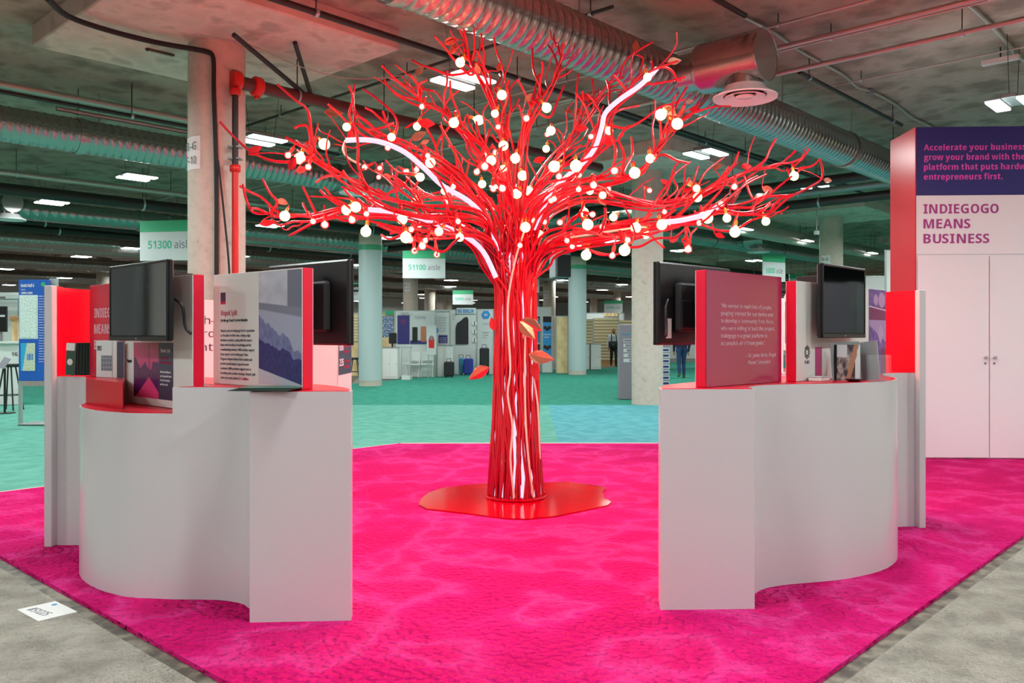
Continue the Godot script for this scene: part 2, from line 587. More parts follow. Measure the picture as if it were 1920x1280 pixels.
# ---------------------------------------------------------------- floor, ceiling, walls
func setting() -> void:
	var a0 := -24.0
	var a1 := 74.0
	var b0 := -50.0
	var b1 := 66.0
	var mid := H((a0 + a1) / 2, (b0 + b1) / 2, 0)
	tag(bx(self, "floor", Vector3(a1 - a0, 0.2, b1 - b0), mid - UP * 0.1, M.concrete_floor, E1), "bare concrete hall floor under the carpets", "floor", "", "structure")
	var c := tag(Node3D.new(), "stained concrete ceiling slab with square drop panels over the columns", "ceiling", "", "structure") as Node3D
	c.name = "ceiling"
	add_child(c)
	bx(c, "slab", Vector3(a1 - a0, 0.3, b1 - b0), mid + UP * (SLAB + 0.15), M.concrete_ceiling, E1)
	for w in [["wall_near", a0, (b0 + b1) / 2, 0.3, b1 - b0], ["wall_far", a1, (b0 + b1) / 2, 0.3, b1 - b0], ["wall_right", (a0 + a1) / 2, b0, a1 - a0, 0.3], ["wall_left", (a0 + a1) / 2, b1, a1 - a0, 0.3]]:
		tag(bx(self, w[0], Vector3(w[3], SLAB, w[4]), H(w[1], w[2], SLAB / 2), M.booth_white, E1), "plain pale wall at the far side of the hall", "wall", "", "structure")
	# columns on a 9.4 m grid
	var c4 := X(2.83, 17.75)
	for i in range(-3, 9):
		for j in range(-4, 9):
			var p := c4 + E1 * 9.4 * i + E2 * 9.4 * j
			var d := -p.z
			if d > 80.0 or d < -10.0 or absf(p.x) > 0.62 * maxf(d, 8.0) + 8.0: continue
			if i == -1 and j == 0: p = X(-3.5, 10.07)
			if d < 9.0 and absf(p.x) < 6.0: continue
			if i == -1 and j == 1: continue
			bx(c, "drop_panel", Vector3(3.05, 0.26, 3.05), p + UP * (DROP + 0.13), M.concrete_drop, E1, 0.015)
			var label := "plain pale round concrete column deep in the hall"
			var wrapped := false
			if i == -1 and j == 0: label = "thick stained round column behind the left counter with black cable and red riser pipe"
			elif i == 0 and j == 0: label = "bare pale round column right of the tree, beside the grey kiosk"
			elif i == 0 and j == 1:
				label = "round column wrapped pale blue with green band, left of the tree"
				wrapped = true
			elif i == 1 and j == 1:
				label = "round column wrapped pale blue with green band, right of the trunk"
				wrapped = true
			elif i == 1 and j == 0: label = "pale round column behind the right television, with a grid placard"
			var t := thing("column", label, "column", p, "far columns" if label.begins_with("plain") else "")
			put(t, "shaft", lathe_mesh([Vector2(0.0, 0.0), Vector2(0.325, 0.0), Vector2(0.325, 0.0), Vector2(0.325, DROP), Vector2(0.325, DROP), Vector2(0.0, DROP)], 48), M.column_paint, Transform3D(Basis(), p))
			if wrapped:
				put(t, "wrap", lathe_mesh([Vector2(0.325, 0.16), Vector2(0.331, 0.16), Vector2(0.331, 0.16), Vector2(0.331, 3.85), Vector2(0.331, 3.85), Vector2(0.325, 3.85)], 48), M.column_wrap, Transform3D(Basis(), p))
				put(t, "green_band", lathe_mesh([Vector2(0.325, 3.85), Vector2(0.334, 3.85), Vector2(0.334, 3.85), Vector2(0.334, 4.0), Vector2(0.334, 4.0), Vector2(0.325, 4.0)], 48), M.green_band, Transform3D(Basis(), p))
			elif d > 9.0 and d < 45.0 and not (i == 0 and j == 0):
				column_placard(t, p, "B-G", "F-10" if j != 1 else "F-12", i == -1 and j == 0)
	column_fittings()

func column_placard(t: Node, p: Vector3, first: String, second: String, near: bool) -> void:
	var h := 3.55
	var dir := (Vector3(-0.22, 0, 1) if near else Vector3(-p.x, 0, -p.z)).normalized()
	if near: dir = Vector3(-0.78, 0, 1.0).normalized()
	var x := UP.cross(dir).normalized()
	if not near:
		x = x.rotated(UP, -0.5)
		dir = dir.rotated(UP, -0.5)
	var c := p + dir * 0.33 + UP * h
	var pts := PackedVector2Array()
	for k in 9: pts.append(Vector2(sin(-0.42 + 0.105 * k) * 0.331, -cos(-0.42 + 0.105 * k) * 0.331))
	for k in 9: pts.append(Vector2(sin(0.42 - 0.105 * k) * 0.326, -cos(0.42 - 0.105 * k) * 0.326))
	var b := put(t, "placard", prism_mesh(pts, 0.0, 0.38), M.white_matt, Transform3D(Basis(-x, UP, -dir), p + UP * (h - 0.19)))
	text(b, first, c + x * -0.1 + UP * 0.035 + dir * 0.006, x, 0.2, 0.09, M.black_letters)
	text(b, second, c + x * -0.09 - UP * 0.13 + dir * 0.006, x, 0.19, 0.09, M.black_letters)

func column_fittings() -> void:
	var c := X(-3.5, 10.07)
	# black cable: along the drop panel and down the column
	var t := thing("power_cable", "thick black cable crossing the ceiling and running down the stained column", "cable", P(380, 95, 9.7))
	tube(t, "ceiling_run", [P(88, -4, 7.9), P(127, 30, 8.7), P(200, 56, 9.2), P(290, 79, 9.55), P(375, 94, 9.7), P(396, 100, 9.7)], 0.03, M.black_matt, -1.0, 8, 4)
	tube(t, "column_run", [P(390, 97, 9.7), P(400, 110, 9.7), P(401, 180, 9.72), P(405, 300, 9.72), P(406, 420, 9.72), P(406, 628, 9.72), P(408, 860, 9.72)], 0.026, M.black_matt, -1.0, 8, 4)
	var t2 := thing("thin_cable", "thin black cord slanting down the column beside the red pipe", "cord", P(410, 330, 9.7))
	tube(t2, "cord", [P(409, 300, 9.66), P(420, 400, 9.66), P(430, 510, 9.67), P(432, 640, 9.69)], 0.012, M.black_matt, -1.0, 6, 4)
	# riser pipe and the red fittings
	var rp := thing("riser_pipe", "vertical sprinkler riser, black above and red below, clamped to the column", "pipe", P(441, 600, 9.75))
	tube(rp, "upper_pipe", [P(441, 165, 9.75), P(441, 312, 9.75)], 0.036, M.dark_pipe, -1.0, 12)
	tube(rp, "lower_pipe", [P(441, 312, 9.75), P(441, 870, 9.75)], 0.038, M.red_pipe, -1.0, 12)
	for v in [172, 316]:
		put(rp, "coupling", lathe_mesh([Vector2(0.0, -0.04), Vector2(0.05, -0.04), Vector2(0.062, -0.03), Vector2(0.062, 0.03), Vector2(0.05, 0.04), Vector2(0.0, 0.04)], 20), M.red_pipe, Transform3D(Basis(), P(441, v, 9.75)))
	for v in [298, 276]:
		bx(rp, "clamp", Vector3(0.15, 0.02, 0.12), P(441, v, 9.78), M.grey_metal)
	# the main that leaves it
	var main := thing("sprinkler_main", "dark red sprinkler main hung under the ceiling left of the tree", "pipe", P(600, 180, 10.2))
	var s0 := P(438, 152, 9.85)
	var dir := E1
	tube(main, "main_pipe", [s0, s0 + dir * 7.0], 0.078, M.sprinkler_pipe, -1.0, 16)
	for f in [[0.02, 0.125], [0.3, 0.115]]:
		var mm := put(main, "coupling", lathe_mesh([Vector2(0.0, -0.06), Vector2(f[1] * 0.8, -0.06), Vector2(f[1], -0.04), Vector2(f[1], 0.04), Vector2(f[1] * 0.8, 0.06), Vector2(0.0, 0.06)], 20), M.red_pipe, Transform3D(Basis(UP, dir, UP.cross(dir)), s0 + dir * f[0]))
		bx(mm, "bolt_lug", Vector3(0.05, 0.06, 0.06), s0 + dir * f[0] - UP * f[1], M.red_pipe, dir)
	tube(main, "elbow", [s0 + dir * 0.1, s0 + dir * 0.03 - UP * 0.1, P(441, 176, 9.75)], 0.05, M.red_pipe, -1.0, 12, 4)
	for s in [0.85, 2.2, 3.9, 5.6]:
		var q: Vector3 = s0 + dir * s
		put(main, "hanger_ring", lathe_mesh([Vector2(0.08, -0.012), Vector2(0.09, -0.012), Vector2(0.09, 0.012), Vector2(0.08, 0.012), Vector2(0.08, -0.012)], 20), M.silver, Transform3D(Basis(UP, dir, UP.cross(dir)), q))
		tube(main, "hanger_rod", [q + UP * 0.085, Vector3(q.x, SLAB, q.z)], 0.008, M.wire, -1.0, 5)
	tube(main, "brace", [s0 + dir * 0.95 + UP * 0.05, P(438, 65, 9.3)], 0.028, M.dark_pipe, -1.0, 8)
	tube(main, "brace", [s0 + dir * 1.05 + UP * 0.05, P(553, 80, 9.8)], 0.028, M.dark_pipe, -1.0, 8)

# ---------------------------------------------------------------- ducts, pipes, conduits
func ring_profile(r: float, half: float) -> Array:
	return [Vector2(r - 0.01, -half), Vector2(r + 0.008, -half), Vector2(r + 0.012, 0.0), Vector2(r + 0.008, half), Vector2(r - 0.01, half)]

func spiral_duct_mesh(length: float, r: float, pitch: float) -> ArrayMesh:
	# raised seams at every pitch, as a lathed profile along y
	var prof := []
	var n := int(length / pitch)
	for i in n + 1:
		var y := i * pitch
		prof.append_array([Vector2(r, y), Vector2(r, y + pitch * 0.78), Vector2(r + 0.006, y + pitch * 0.82), Vector2(r + 0.006, y + pitch * 0.94)])
	return lathe_mesh(prof, 32)

func services() -> void:
	var along := Basis(UP.cross(E1), E1, UP)
	along = Basis(E2, E1, E2.cross(E1))
	var rows := [[5.42, 4.43, 0.27, "wide spiral duct overhead, passing behind the top of the tree"], [13.3, 4.4, 0.25, "spiral duct crossing behind the stained column at the upper left"], [22.0, 4.4, 0.25, "spiral duct above the aisle banner at the left"], [28.8, 4.4, 0.25, "fourth spiral duct back, low in the upper left"], [37.5, 4.4, 0.27, "distant spiral duct far back in the hall"], [46.5, 4.4, 0.27, "most distant spiral duct near the end of the hall"]]
	for q in rows:
		var start: float = -14.0 if q[0] < 10.0 else -9.0
		var len_: float = 44.0 if q[0] < 20.0 else 62.0
		var near: bool = q[0] < 20.0
		var t := thing("spiral_duct", q[3], "duct", H(start, q[0], q[1]))
		var seg := 4.6
		var n := int(len_ / seg)
		var m := spiral_duct_mesh(seg - 0.06, q[2], 0.115 if near else 0.2)
		for k in n:
			put(t, "duct_section", m, M.duct_metal, Transform3D(along, H(start + k * seg, q[0], q[1])))
			put(t, "joint_band", lathe_mesh(ring_profile(q[2] + 0.012, 0.05), 32), M.duct_metal, Transform3D(along, H(start + k * seg, q[0], q[1])))
			for s in [0.3, 2.4]:
				tube(t, "hanger_strap", [H(start + k * seg + s, q[0], q[1] + q[2]), H(start + k * seg + s, q[0], SLAB)], 0.012, M.conduit, -1.0, 5)
	# branch drum with round diffuser on the near duct
	var hit := P(1318, 160, 9.55)
	var a_hit := hit.dot(E1)
	diffuser(H(a_hit, 5.42, 4.43), -E2, 1.22, 0.27, "round white ceiling diffuser on a short duct drum, right of the tree")
	diffuser(H(9.4, 13.3, 4.4), -E2, 0.9, 0.22, "round diffuser on a grey drum behind the left branches")
	diffuser(H(6.2, 22.0, 4.4), -E2, 1.0, 0.22, "round diffuser above the left aisle banner")
	diffuser(H(4.0, 28.8, 4.4), -E2, 1.0, 0.22, "small far diffuser above the blue directory sign")
	diffuser(H(24.5, 13.3, 4.4), -E2, 1.1, 0.24, "far duct drum and diffuser above the right aisle banner")
	# straight pipes and conduits: [u, v, height, along E1?, back, forth, radius, material, label]
	var runs := [
		[180, 192, 4.75, true, 6.0, 4.1, 0.05, "conduit", "pale pipe crossing the upper left in front of the duct"],
		[180, 205, 4.62, true, 6.0, 4.1, 0.03, "dark_pipe", "thin dark pipe under the pale pipe at the upper left"],
		[680, 52, 4.82, true, 4.0, 14.0, 0.035, "dark_pipe", "black pipe slanting over the tree's left crown"],
		[180, 345, 4.6, true, 8.0, 14.0, 0.06, "conduit", "pale pipe above the left aisle banner"],
		[1640, 53, 4.92, false, 6.0, 8.0, 0.015, "conduit", "conduit lit red along the ceiling at the upper right"],
		[1540, 25, 4.97, false, 6.0, 8.0, 0.015, "conduit", "uppermost conduit lit red at the upper right"],
		[1700, 133, 4.97, false, 9.0, 10.0, 0.01, "conduit", "thin straight conduit behind the round diffuser"],
		[1620, 198, 4.85, true, 2.2, 1.6, 0.028, "dark_pipe", "dark sprinkler branch pipe above the tower"],
		[1375, 17, 4.85, true, 1.2, 0.25, 0.03, "dark_pipe", "short dark pipe stub at the top edge"],
		[1600, 372, 4.25, false, 12.0, 16.0, 0.10, "dark_pipe", "thick black main left of the red tower"],
		[1560, 356, 4.42, false, 12.0, 16.0, 0.07, "grey_metal", "grey pipe just above the black main"],
		[1180, 385, 4.3, false, 9.0, 6.0, 0.09, "dark_pipe", "black pipe behind the right crown of the tree"],
		[1300, 260, 4.9, true, 3.0, 9.0, 0.03, "dark_pipe", "thin black pipe behind the right branches"],
		[880, 100, 4.95, false, 2.2, 6.0, 0.02, "wire", "thin conduit crossing the drop panel edge above the tree"],
		[640, 300, 4.75, true, 5.0, 30.0, 0.035, "conduit", "pale conduit behind the left crown"],
		[1050, 190, 4.9, false, 6.0, 14.0, 0.03, "conduit", "pale conduit behind the upper crown"],
		[1160, 205, 4.75, false, 8.0, 16.0, 0.03, "conduit", "second pale conduit behind the upper crown"],
		[330, 440, 4.35, true, 10.0, 40.0, 0.09, "dark_pipe", "black pipe low over the left aisle"],
		[560, 470, 4.2, true, 20.0, 40.0, 0.11, "dark_pipe", "black pipe over the aisle left of the wrapped column"],
		[1130, 480, 4.3, true, 20.0, 30.0, 0.12, "dark_pipe", "black pipe over the far aisle right of the trunk"],
		[1130, 510, 4.3, true, 20.0, 30.0, 0.16, "duct_metal", "smooth grey duct over the far aisle right of the trunk"],
		[720, 510, 4.2, true, 20.0, 40.0, 0.14, "duct_metal", "smooth grey duct far behind the middle banner"],
		[1560, 460, 4.4, true, 12.0, 20.0, 0.2, "conduit", "pale round duct behind the right column"]]
	for r in runs:
		var p := at_height(r[0], r[1], r[2])
		var dir: Vector3 = E1 if r[3] else E2
		var t := thing("ceiling_pipe", r[8], "pipe", p)
		tube(t, "pipe", [p - dir * r[4], p + dir * r[5]], r[6], M[r[7]], -1.0, 10)
		var s: float = -r[4] + 0.3
		while s < r[5]:
			var q: Vector3 = p + dir * s
			put(t, "pipe_clamp", lathe_mesh([Vector2(r[6], -0.02), Vector2(r[6] + 0.012, -0.02), Vector2(r[6] + 0.012, 0.02), Vector2(r[6], 0.02)], 12), M.silver, Transform3D(Basis(UP, dir, UP.cross(dir)), q))
			tube(t, "hanger_rod", [q + UP * r[6], Vector3(q.x, SLAB, q.z)], 0.007, M.wire, -1.0, 4)
			s += 3.1
	# bent conduit at the upper right
	var bent := []
	for p in [[1338, -4], [1395, 32], [1450, 60], [1494, 92], [1540, 118], [1580, 140], [1607, 163], [1632, 171], [1675, 193], [1710, 220], [1745, 237], [1800, 268]]: bent.append(at_height(p[0], p[1], SLAB - 0.04))
	var t := thing("bent_conduit", "pale bent conduit snaking over the ceiling at the upper right", "conduit", bent[5])
	tube(t, "conduit", bent, 0.02, M.conduit, -1.0, 8, 3)
	bx(t, "junction_box", Vector3(0.09, 0.07, 0.09), bent[7], M.grey_metal, E1)
	var c2 := []
	for p in [[1800, -4], [1850, 40], [1895, 88], [1902, 100], [1940, 125]]: c2.append(at_height(p[0], p[1], SLAB - 0.05))
	t = thing("bent_conduit", "pale conduit in the top right corner of the ceiling", "conduit", c2[2])
	tube(t, "conduit", c2, 0.025, M.conduit, -1.0, 8, 3)
	t = thing("emergency_light", "slim white fitting fixed under the ceiling above the right lamp", "lamp", at_height(1876, 113, 4.9))
	bx(t, "body", Vector3(0.42, 0.06, 0.08), at_height(1876, 113, 4.9), M.white_matt, E2)
	tube(t, "stem", [at_height(1876, 113, 4.93), at_height(1876, 113, 4.93) + UP * 0.165], 0.01, M.wire, -1.0, 5)
	for q in [[300, 98], [240, 124]]:
		t = thing("ceiling_bracket", "small rusty strip bolted to the ceiling left of the column, " + ("upper one" if q[1] == 98 else "lower one"), "bracket", at_height(q[0], q[1], DROP if q[1] == 98 else SLAB))
		bx(t, "strip", Vector3(0.34, 0.02, 0.05), at_height(q[0], q[1], (DROP if q[1] == 98 else SLAB) - 0.012), M.sprinkler_pipe, E1)
		bx(t, "lip", Vector3(0.02, 0.03, 0.05), at_height(q[0] - 23, q[1] - 5, (DROP if q[1] == 98 else SLAB) - 0.018), M.dark_pipe, E1)
	# thin sagging wire from the column to the crown
	var sag := [at_height(375, 66, 4.83), P(470, 85, 9.6), P(560, 124, 9.7), P(640, 145, 9.8), P(700, 147, 9.9), P(757, 141, 10.0), P(770, 137, 10.1)]
	t = thing("hanging_wire", "thin pale wire sagging from the column head towards the tree", "wire", sag[2])
	tube(t, "wire", sag, 0.006, M.conduit, -1.0, 5, 5)
	t = thing("speaker_box", "dark grey box hung under the ceiling behind the right fork of the tree", "speaker", P(1057, 498, 22.0))
	bx(t, "cabinet", Vector3(0.42, 0.62, 0.45), P(1050, 498, 22.0), M.booth_grey, Vector3(1, 0, -0.3))
	bx(t, "grille", Vector3(0.36, 0.56, 0.02), P(1058, 498, 21.74), M.black_matt, Vector3(1, 0, -0.3))
	tube(t, "hanging_rod", [P(1050, 478, 22.0), Vector3(P(1050, 478, 22.0).x, SLAB, -22.0)], 0.012, M.wire, -1.0, 5)
	var cam_at := P(1531, 440, 20.0)
	t = thing("dome_camera", "small white dome camera hanging left of the placard column", "camera", cam_at)
	put(t, "housing", lathe_mesh([Vector2(0.0, 0.0), Vector2(0.05, 0.0), Vector2(0.065, 0.03), Vector2(0.06, 0.09), Vector2(0.02, 0.11), Vector2(0.0, 0.11)], 16), M.white_matt, Transform3D(Basis(), cam_at))
	put(t, "dome", lathe_mesh([Vector2(0.0, -0.045), Vector2(0.03, -0.036), Vector2(0.045, -0.01), Vector2(0.046, 0.0)], 16), M.screen_black, Transform3D(Basis(), cam_at))
	tube(t, "stem", [cam_at + UP * 0.1, Vector3(cam_at.x, SLAB, cam_at.z)], 0.012, M.conduit, -1.0, 6)

func diffuser(from: Vector3, dir: Vector3, length: float, r: float, label: String) -> void:
	var t := thing("round_diffuser", label, "air diffuser", from)
	var b := Basis(UP, dir, UP.cross(dir))
	var prof := [Vector2(r * 0.8, 0.2), Vector2(r * 0.8, 0.42), Vector2(r, 0.46)]
	var y := 0.46
	while y < length:
		prof.append_array([Vector2(r, y), Vector2(r + 0.006, y + 0.05)])
		y += 0.06
	prof.append_array([Vector2(r, length), Vector2(r, length), Vector2(0.0, length)])
	put(t, "drum", lathe_mesh(prof, 28), M.duct_metal, Transform3D(b, from))
	var c := from + dir * (length - 0.24)
	var base := c - UP * (r + 0.02)
	put(t, "neck", lathe_mesh([Vector2(0.2, -0.06), Vector2(0.2, r * 0.8)], 28), M.duct_metal, Transform3D(Basis(), base))
	put(t, "outer_ring", lathe_mesh([Vector2(0.2, -0.02), Vector2(0.23, -0.1), Vector2(0.34, -0.13), Vector2(0.345, -0.115), Vector2(0.24, -0.05), Vector2(0.21, -0.0)], 40), M.white_gloss, Transform3D(Basis(), base))
	put(t, "middle_ring", lathe_mesh([Vector2(0.12, -0.09), Vector2(0.21, -0.125), Vector2(0.215, -0.115), Vector2(0.13, -0.07)], 36), M.white_gloss, Transform3D(Basis(), base))
	put(t, "centre_cone", lathe_mesh([Vector2(0.0, -0.125), Vector2(0.09, -0.12), Vector2(0.1, -0.11), Vector2(0.04, -0.06), Vector2(0.0, -0.05)], 28), M.white_gloss, Transform3D(Basis(), base))

# ---------------------------------------------------------------- carpets
func carpets() -> void:
	var front := X(0.118, 2.29)
	var left := X(-5.14, 7.21)
	var back := X(-1.51, 11.2)
	var right := X(8.5, 11.25)
	var bc := thing("booth_carpet", "magenta pink pile carpet laid under the booth and tree", "carpet", Vector3.ZERO)
	var whole := PackedVector2Array()
	for p in [front, left, back, right]: whole.append(Vector2(p.x, p.z))
	for k in 4:
		var e0 := 1.6 + (3.61 * k if k else -0.5)
		var e1 := 1.6 + 3.61 * (k + 1) - 0.005
		var strip := PackedVector2Array()
		for q in [[e0, -12.0], [e1, -12.0], [e1, 14.0], [e0, 14.0]]:
			var w := H(q[0], q[1], 0.0)
			strip.append(Vector2(w.x, w.z))
		for piece in Geometry2D.intersect_polygons(whole, strip):
			var o := []
			for q in piece: o.append(Vector3(q.x, 0, q.y))
			prism(bc, "carpet_roll", o, 0.0, 0.022, M.pink_carpet)
	# pale tape along the back edges
	tag(prism(self, "edge_strip", [left + E2 * 0.0, left + E2 * 0.1 - E1 * 0.02, back + E2 * 0.1 + E1 * 0.1, back], 0.0, 0.01, M.edge_tape), "pale strip of tape along the pink carpet's left rear edge", "tape")
	tag(prism(self, "edge_strip", [back, back + Vector3(0.03, 0, -0.16), right + Vector3(0.2, 0, -0.16), right], 0.0, 0.01, M.edge_tape), "pale strip of tape along the pink carpet's far edge", "tape")
	# grey carpets in front, a hand's breadth of bare concrete between
	var gap := 0.085
	var n1 := (E1 * -1.0)
	var fl: Vector3 = front - E1 * gap - E2 * 0.0
	var gl: Vector3 = front - E1 * gap - E2 * gap
	tag(prism(self, "aisle_carpet", [gl, gl + E2 * 12.0, gl + E2 * 12.0 - E1 * 9.0, gl - E1 * 9.0], 0.0, 0.016, M.grey_carpet), "grey aisle carpet at the lower left", "carpet")
	tag(prism(self, "aisle_carpet", [gl, gl - E1 * 9.0, gl - E1 * 9.0 - E2 * 9.0, gl + E1 * 11.6 - E2 * 9.0, gl + E1 * 11.6], 0.0, 0.016, M.grey_carpet), "grey aisle carpet at the lower right", "carpet")
	# green aisle carpets behind
	var line := 17.48
	var lg: Vector3 = left + E2 * 0.1
	tag(prism(self, "light_aisle_carpet", [back + E2 * 0.1 + E1 * 0.1 + Vector3(0, 0, -0.0), lg, lg + E2 * 7.0, X(-22.0, line), X(0.74, line), X(0.62, 11.38), X(-1.45, 11.38)], 0.0, 0.012, M.green_carpet), "light green aisle carpet just behind the pink carpet", "carpet")
	tag(prism(self, "light_aisle_carpet", [X(0.62, 11.38), X(0.74, line), X(13.0, line), X(8.6, 11.42)], 0.0, 0.012, M.blue_carpet), "light blue aisle carpet behind the tree on the right", "carpet")
	tag(prism(self, "dark_aisle_carpet", [X(-22.0, line), X(-20.0, 24.0), X(-12.0, 24.0), X(-5.6, 23.6), X(-4.2, 26.2), X(-3.0, 29.6), X(-1.9, 32.5), X(4.2, 37.5), X(9.0, 46.0), X(22.0, 44.0), X(16.0, line)], 0.0, 0.011, M.teal_carpet), "dark teal aisle carpet running back between the far booths", "carpet")
	tag(prism(self, "floor_card", [P(32, 1149, 0), P(0, 0, 0)] if false else [at_height(32, 1149, 0.0), at_height(104, 1133, 0.0), at_height(145, 1153, 0.0), at_height(72, 1171, 0.0)], 0.016, 0.019, M.white_matt), "white booth number card lying on the grey carpet", "card")
	var card := get_node("floor_card")
	var o := at_height(91, 1163, 0.0) + UP * 0.021
	var xd := (at_height(54, 1150, 0.0) - at_height(91, 1163, 0.0)).normalized()
	text(card, "#51225", at_height(49, 1150, 0.0) + UP * 0.0185, -xd, 0.17, 0.05, M.grey_letters, false, "lettering", UP)
	var dot := at_height(102, 1140, 0.0) + UP * 0.0195
	put(card, "emblem", lathe_mesh([Vector2(0.0, 0.0), Vector2(0.014, 0.0), Vector2(0.014, 0.001), Vector2(0.0, 0.001)], 16), M.cyan_print, Transform3D(Basis(), dot))

# ================================================================ the tree of red rods
func TP(u: float, v: float, dz: float) -> Vector3:
	return P(u, v, TREE_D + dz)

# main limbs: [number of rods carried from the foot, [u, v, depth offset] ...]
const LIMBS := [
	[13, [[935, 520, -0.05], [905, 462, -0.14], [860, 430, -0.25], [800, 412, -0.36], [740, 402, -0.45], [690, 396, -0.5], [640, 398, -0.5], [585, 412, -0.45], [530, 410, -0.4], [502, 398, -0.38]]],
	[9, [[942, 500, -0.08], [915, 430, -0.2], [880, 405, -0.42], [800, 400, -0.6], [720, 380, -0.75], [670, 352, -0.85], [620, 318, -0.9], [585, 295, -0.95]]],
	[11, [[945, 480, -0.02], [920, 400, -0.1], [880, 350, -0.15], [830, 318, -0.2], [780, 290, -0.22], [740, 270, -0.25], [700, 262, -0.26], [650, 262, -0.3]]],
	[6, [[950, 470, 0.12], [925, 400, 0.35], [880, 375, 0.6], [820, 372, 0.85], [760, 352, 1.05], [715, 330, 1.2]]],
	[7, [[955, 450, 0.0], [945, 360, 0.02], [915, 290, 0.0], [880, 250, -0.05], [845, 215, -0.1], [810, 200, -0.12], [785, 188, -0.15]]],
	[8, [[960, 440, 0.0], [955, 340, 0.05], [945, 260, 0.1], [930, 200, 0.14], [905, 150, 0.18], [885, 115, 0.2], [872, 75, 0.22]]],
	[7, [[970, 440, 0.02], [975, 340, 0.02], [985, 250, 0.05], [1002, 205, 0.08], [1028, 165, 0.1], [1042, 140, 0.12], [1055, 100, 0.14]]],
	[10, [[985, 470, -0.02], [1010, 390, -0.1], [1060, 340, -0.15], [1095, 305, -0.2], [1122, 270, -0.22], [1134, 225, -0.25], [1160, 190, -0.28], [1205, 150, -0.3], [1232, 128, -0.32]]],
	[14, [[998, 520, -0.04], [1022, 470, -0.12], [1080, 446, -0.24], [1150, 432, -0.34], [1210, 424, -0.42], [1262, 414, -0.46], [1305, 408, -0.5], [1345, 390, -0.52], [1385, 396, -0.52], [1430, 408, -0.5]]],
	[9, [[992, 480, 0.04], [1020, 400, 0.15], [1090, 366, 0.3], [1160, 372, 0.42], [1225, 384, 0.5], [1290, 374, 0.55], [1345, 352, 0.6], [1395, 328, 0.62], [1435, 316, 0.65], [1485, 314, 0.66]]],
	[8, [[985, 460, -0.1], [1010, 390, -0.35], [1070, 350, -0.6], [1140, 338, -0.8], [1200, 318, -0.95], [1235, 270, -1.0], [1262, 238, -1.02]]],
	[6, [[978, 450, 0.1], [995, 370, 0.3], [1035, 300, 0.5], [1075, 255, 0.65], [1110, 205, 0.75], [1155, 150, 0.85], [1190, 100, 0.9]]],
	[5, [[965, 460, -0.15], [958, 400, -0.45], [940, 350, -0.75], [915, 315, -1.0], [890, 300, -1.15]]],
	[5, [[975, 460, -0.15], [985, 400, -0.45], [1010, 355, -0.75], [1045, 320, -1.0], [1080, 312, -1.2]]],
	[4, [[990, 480, -0.12], [1030, 440, -0.4], [1090, 430, -0.7], [1140, 440, -0.95], [1180, 455, -1.1]]],
	[4, [[945, 480, -0.12], [900, 440, -0.35], [840, 440, -0.6], [790, 445, -0.8], [750, 442, -0.9]]],
]
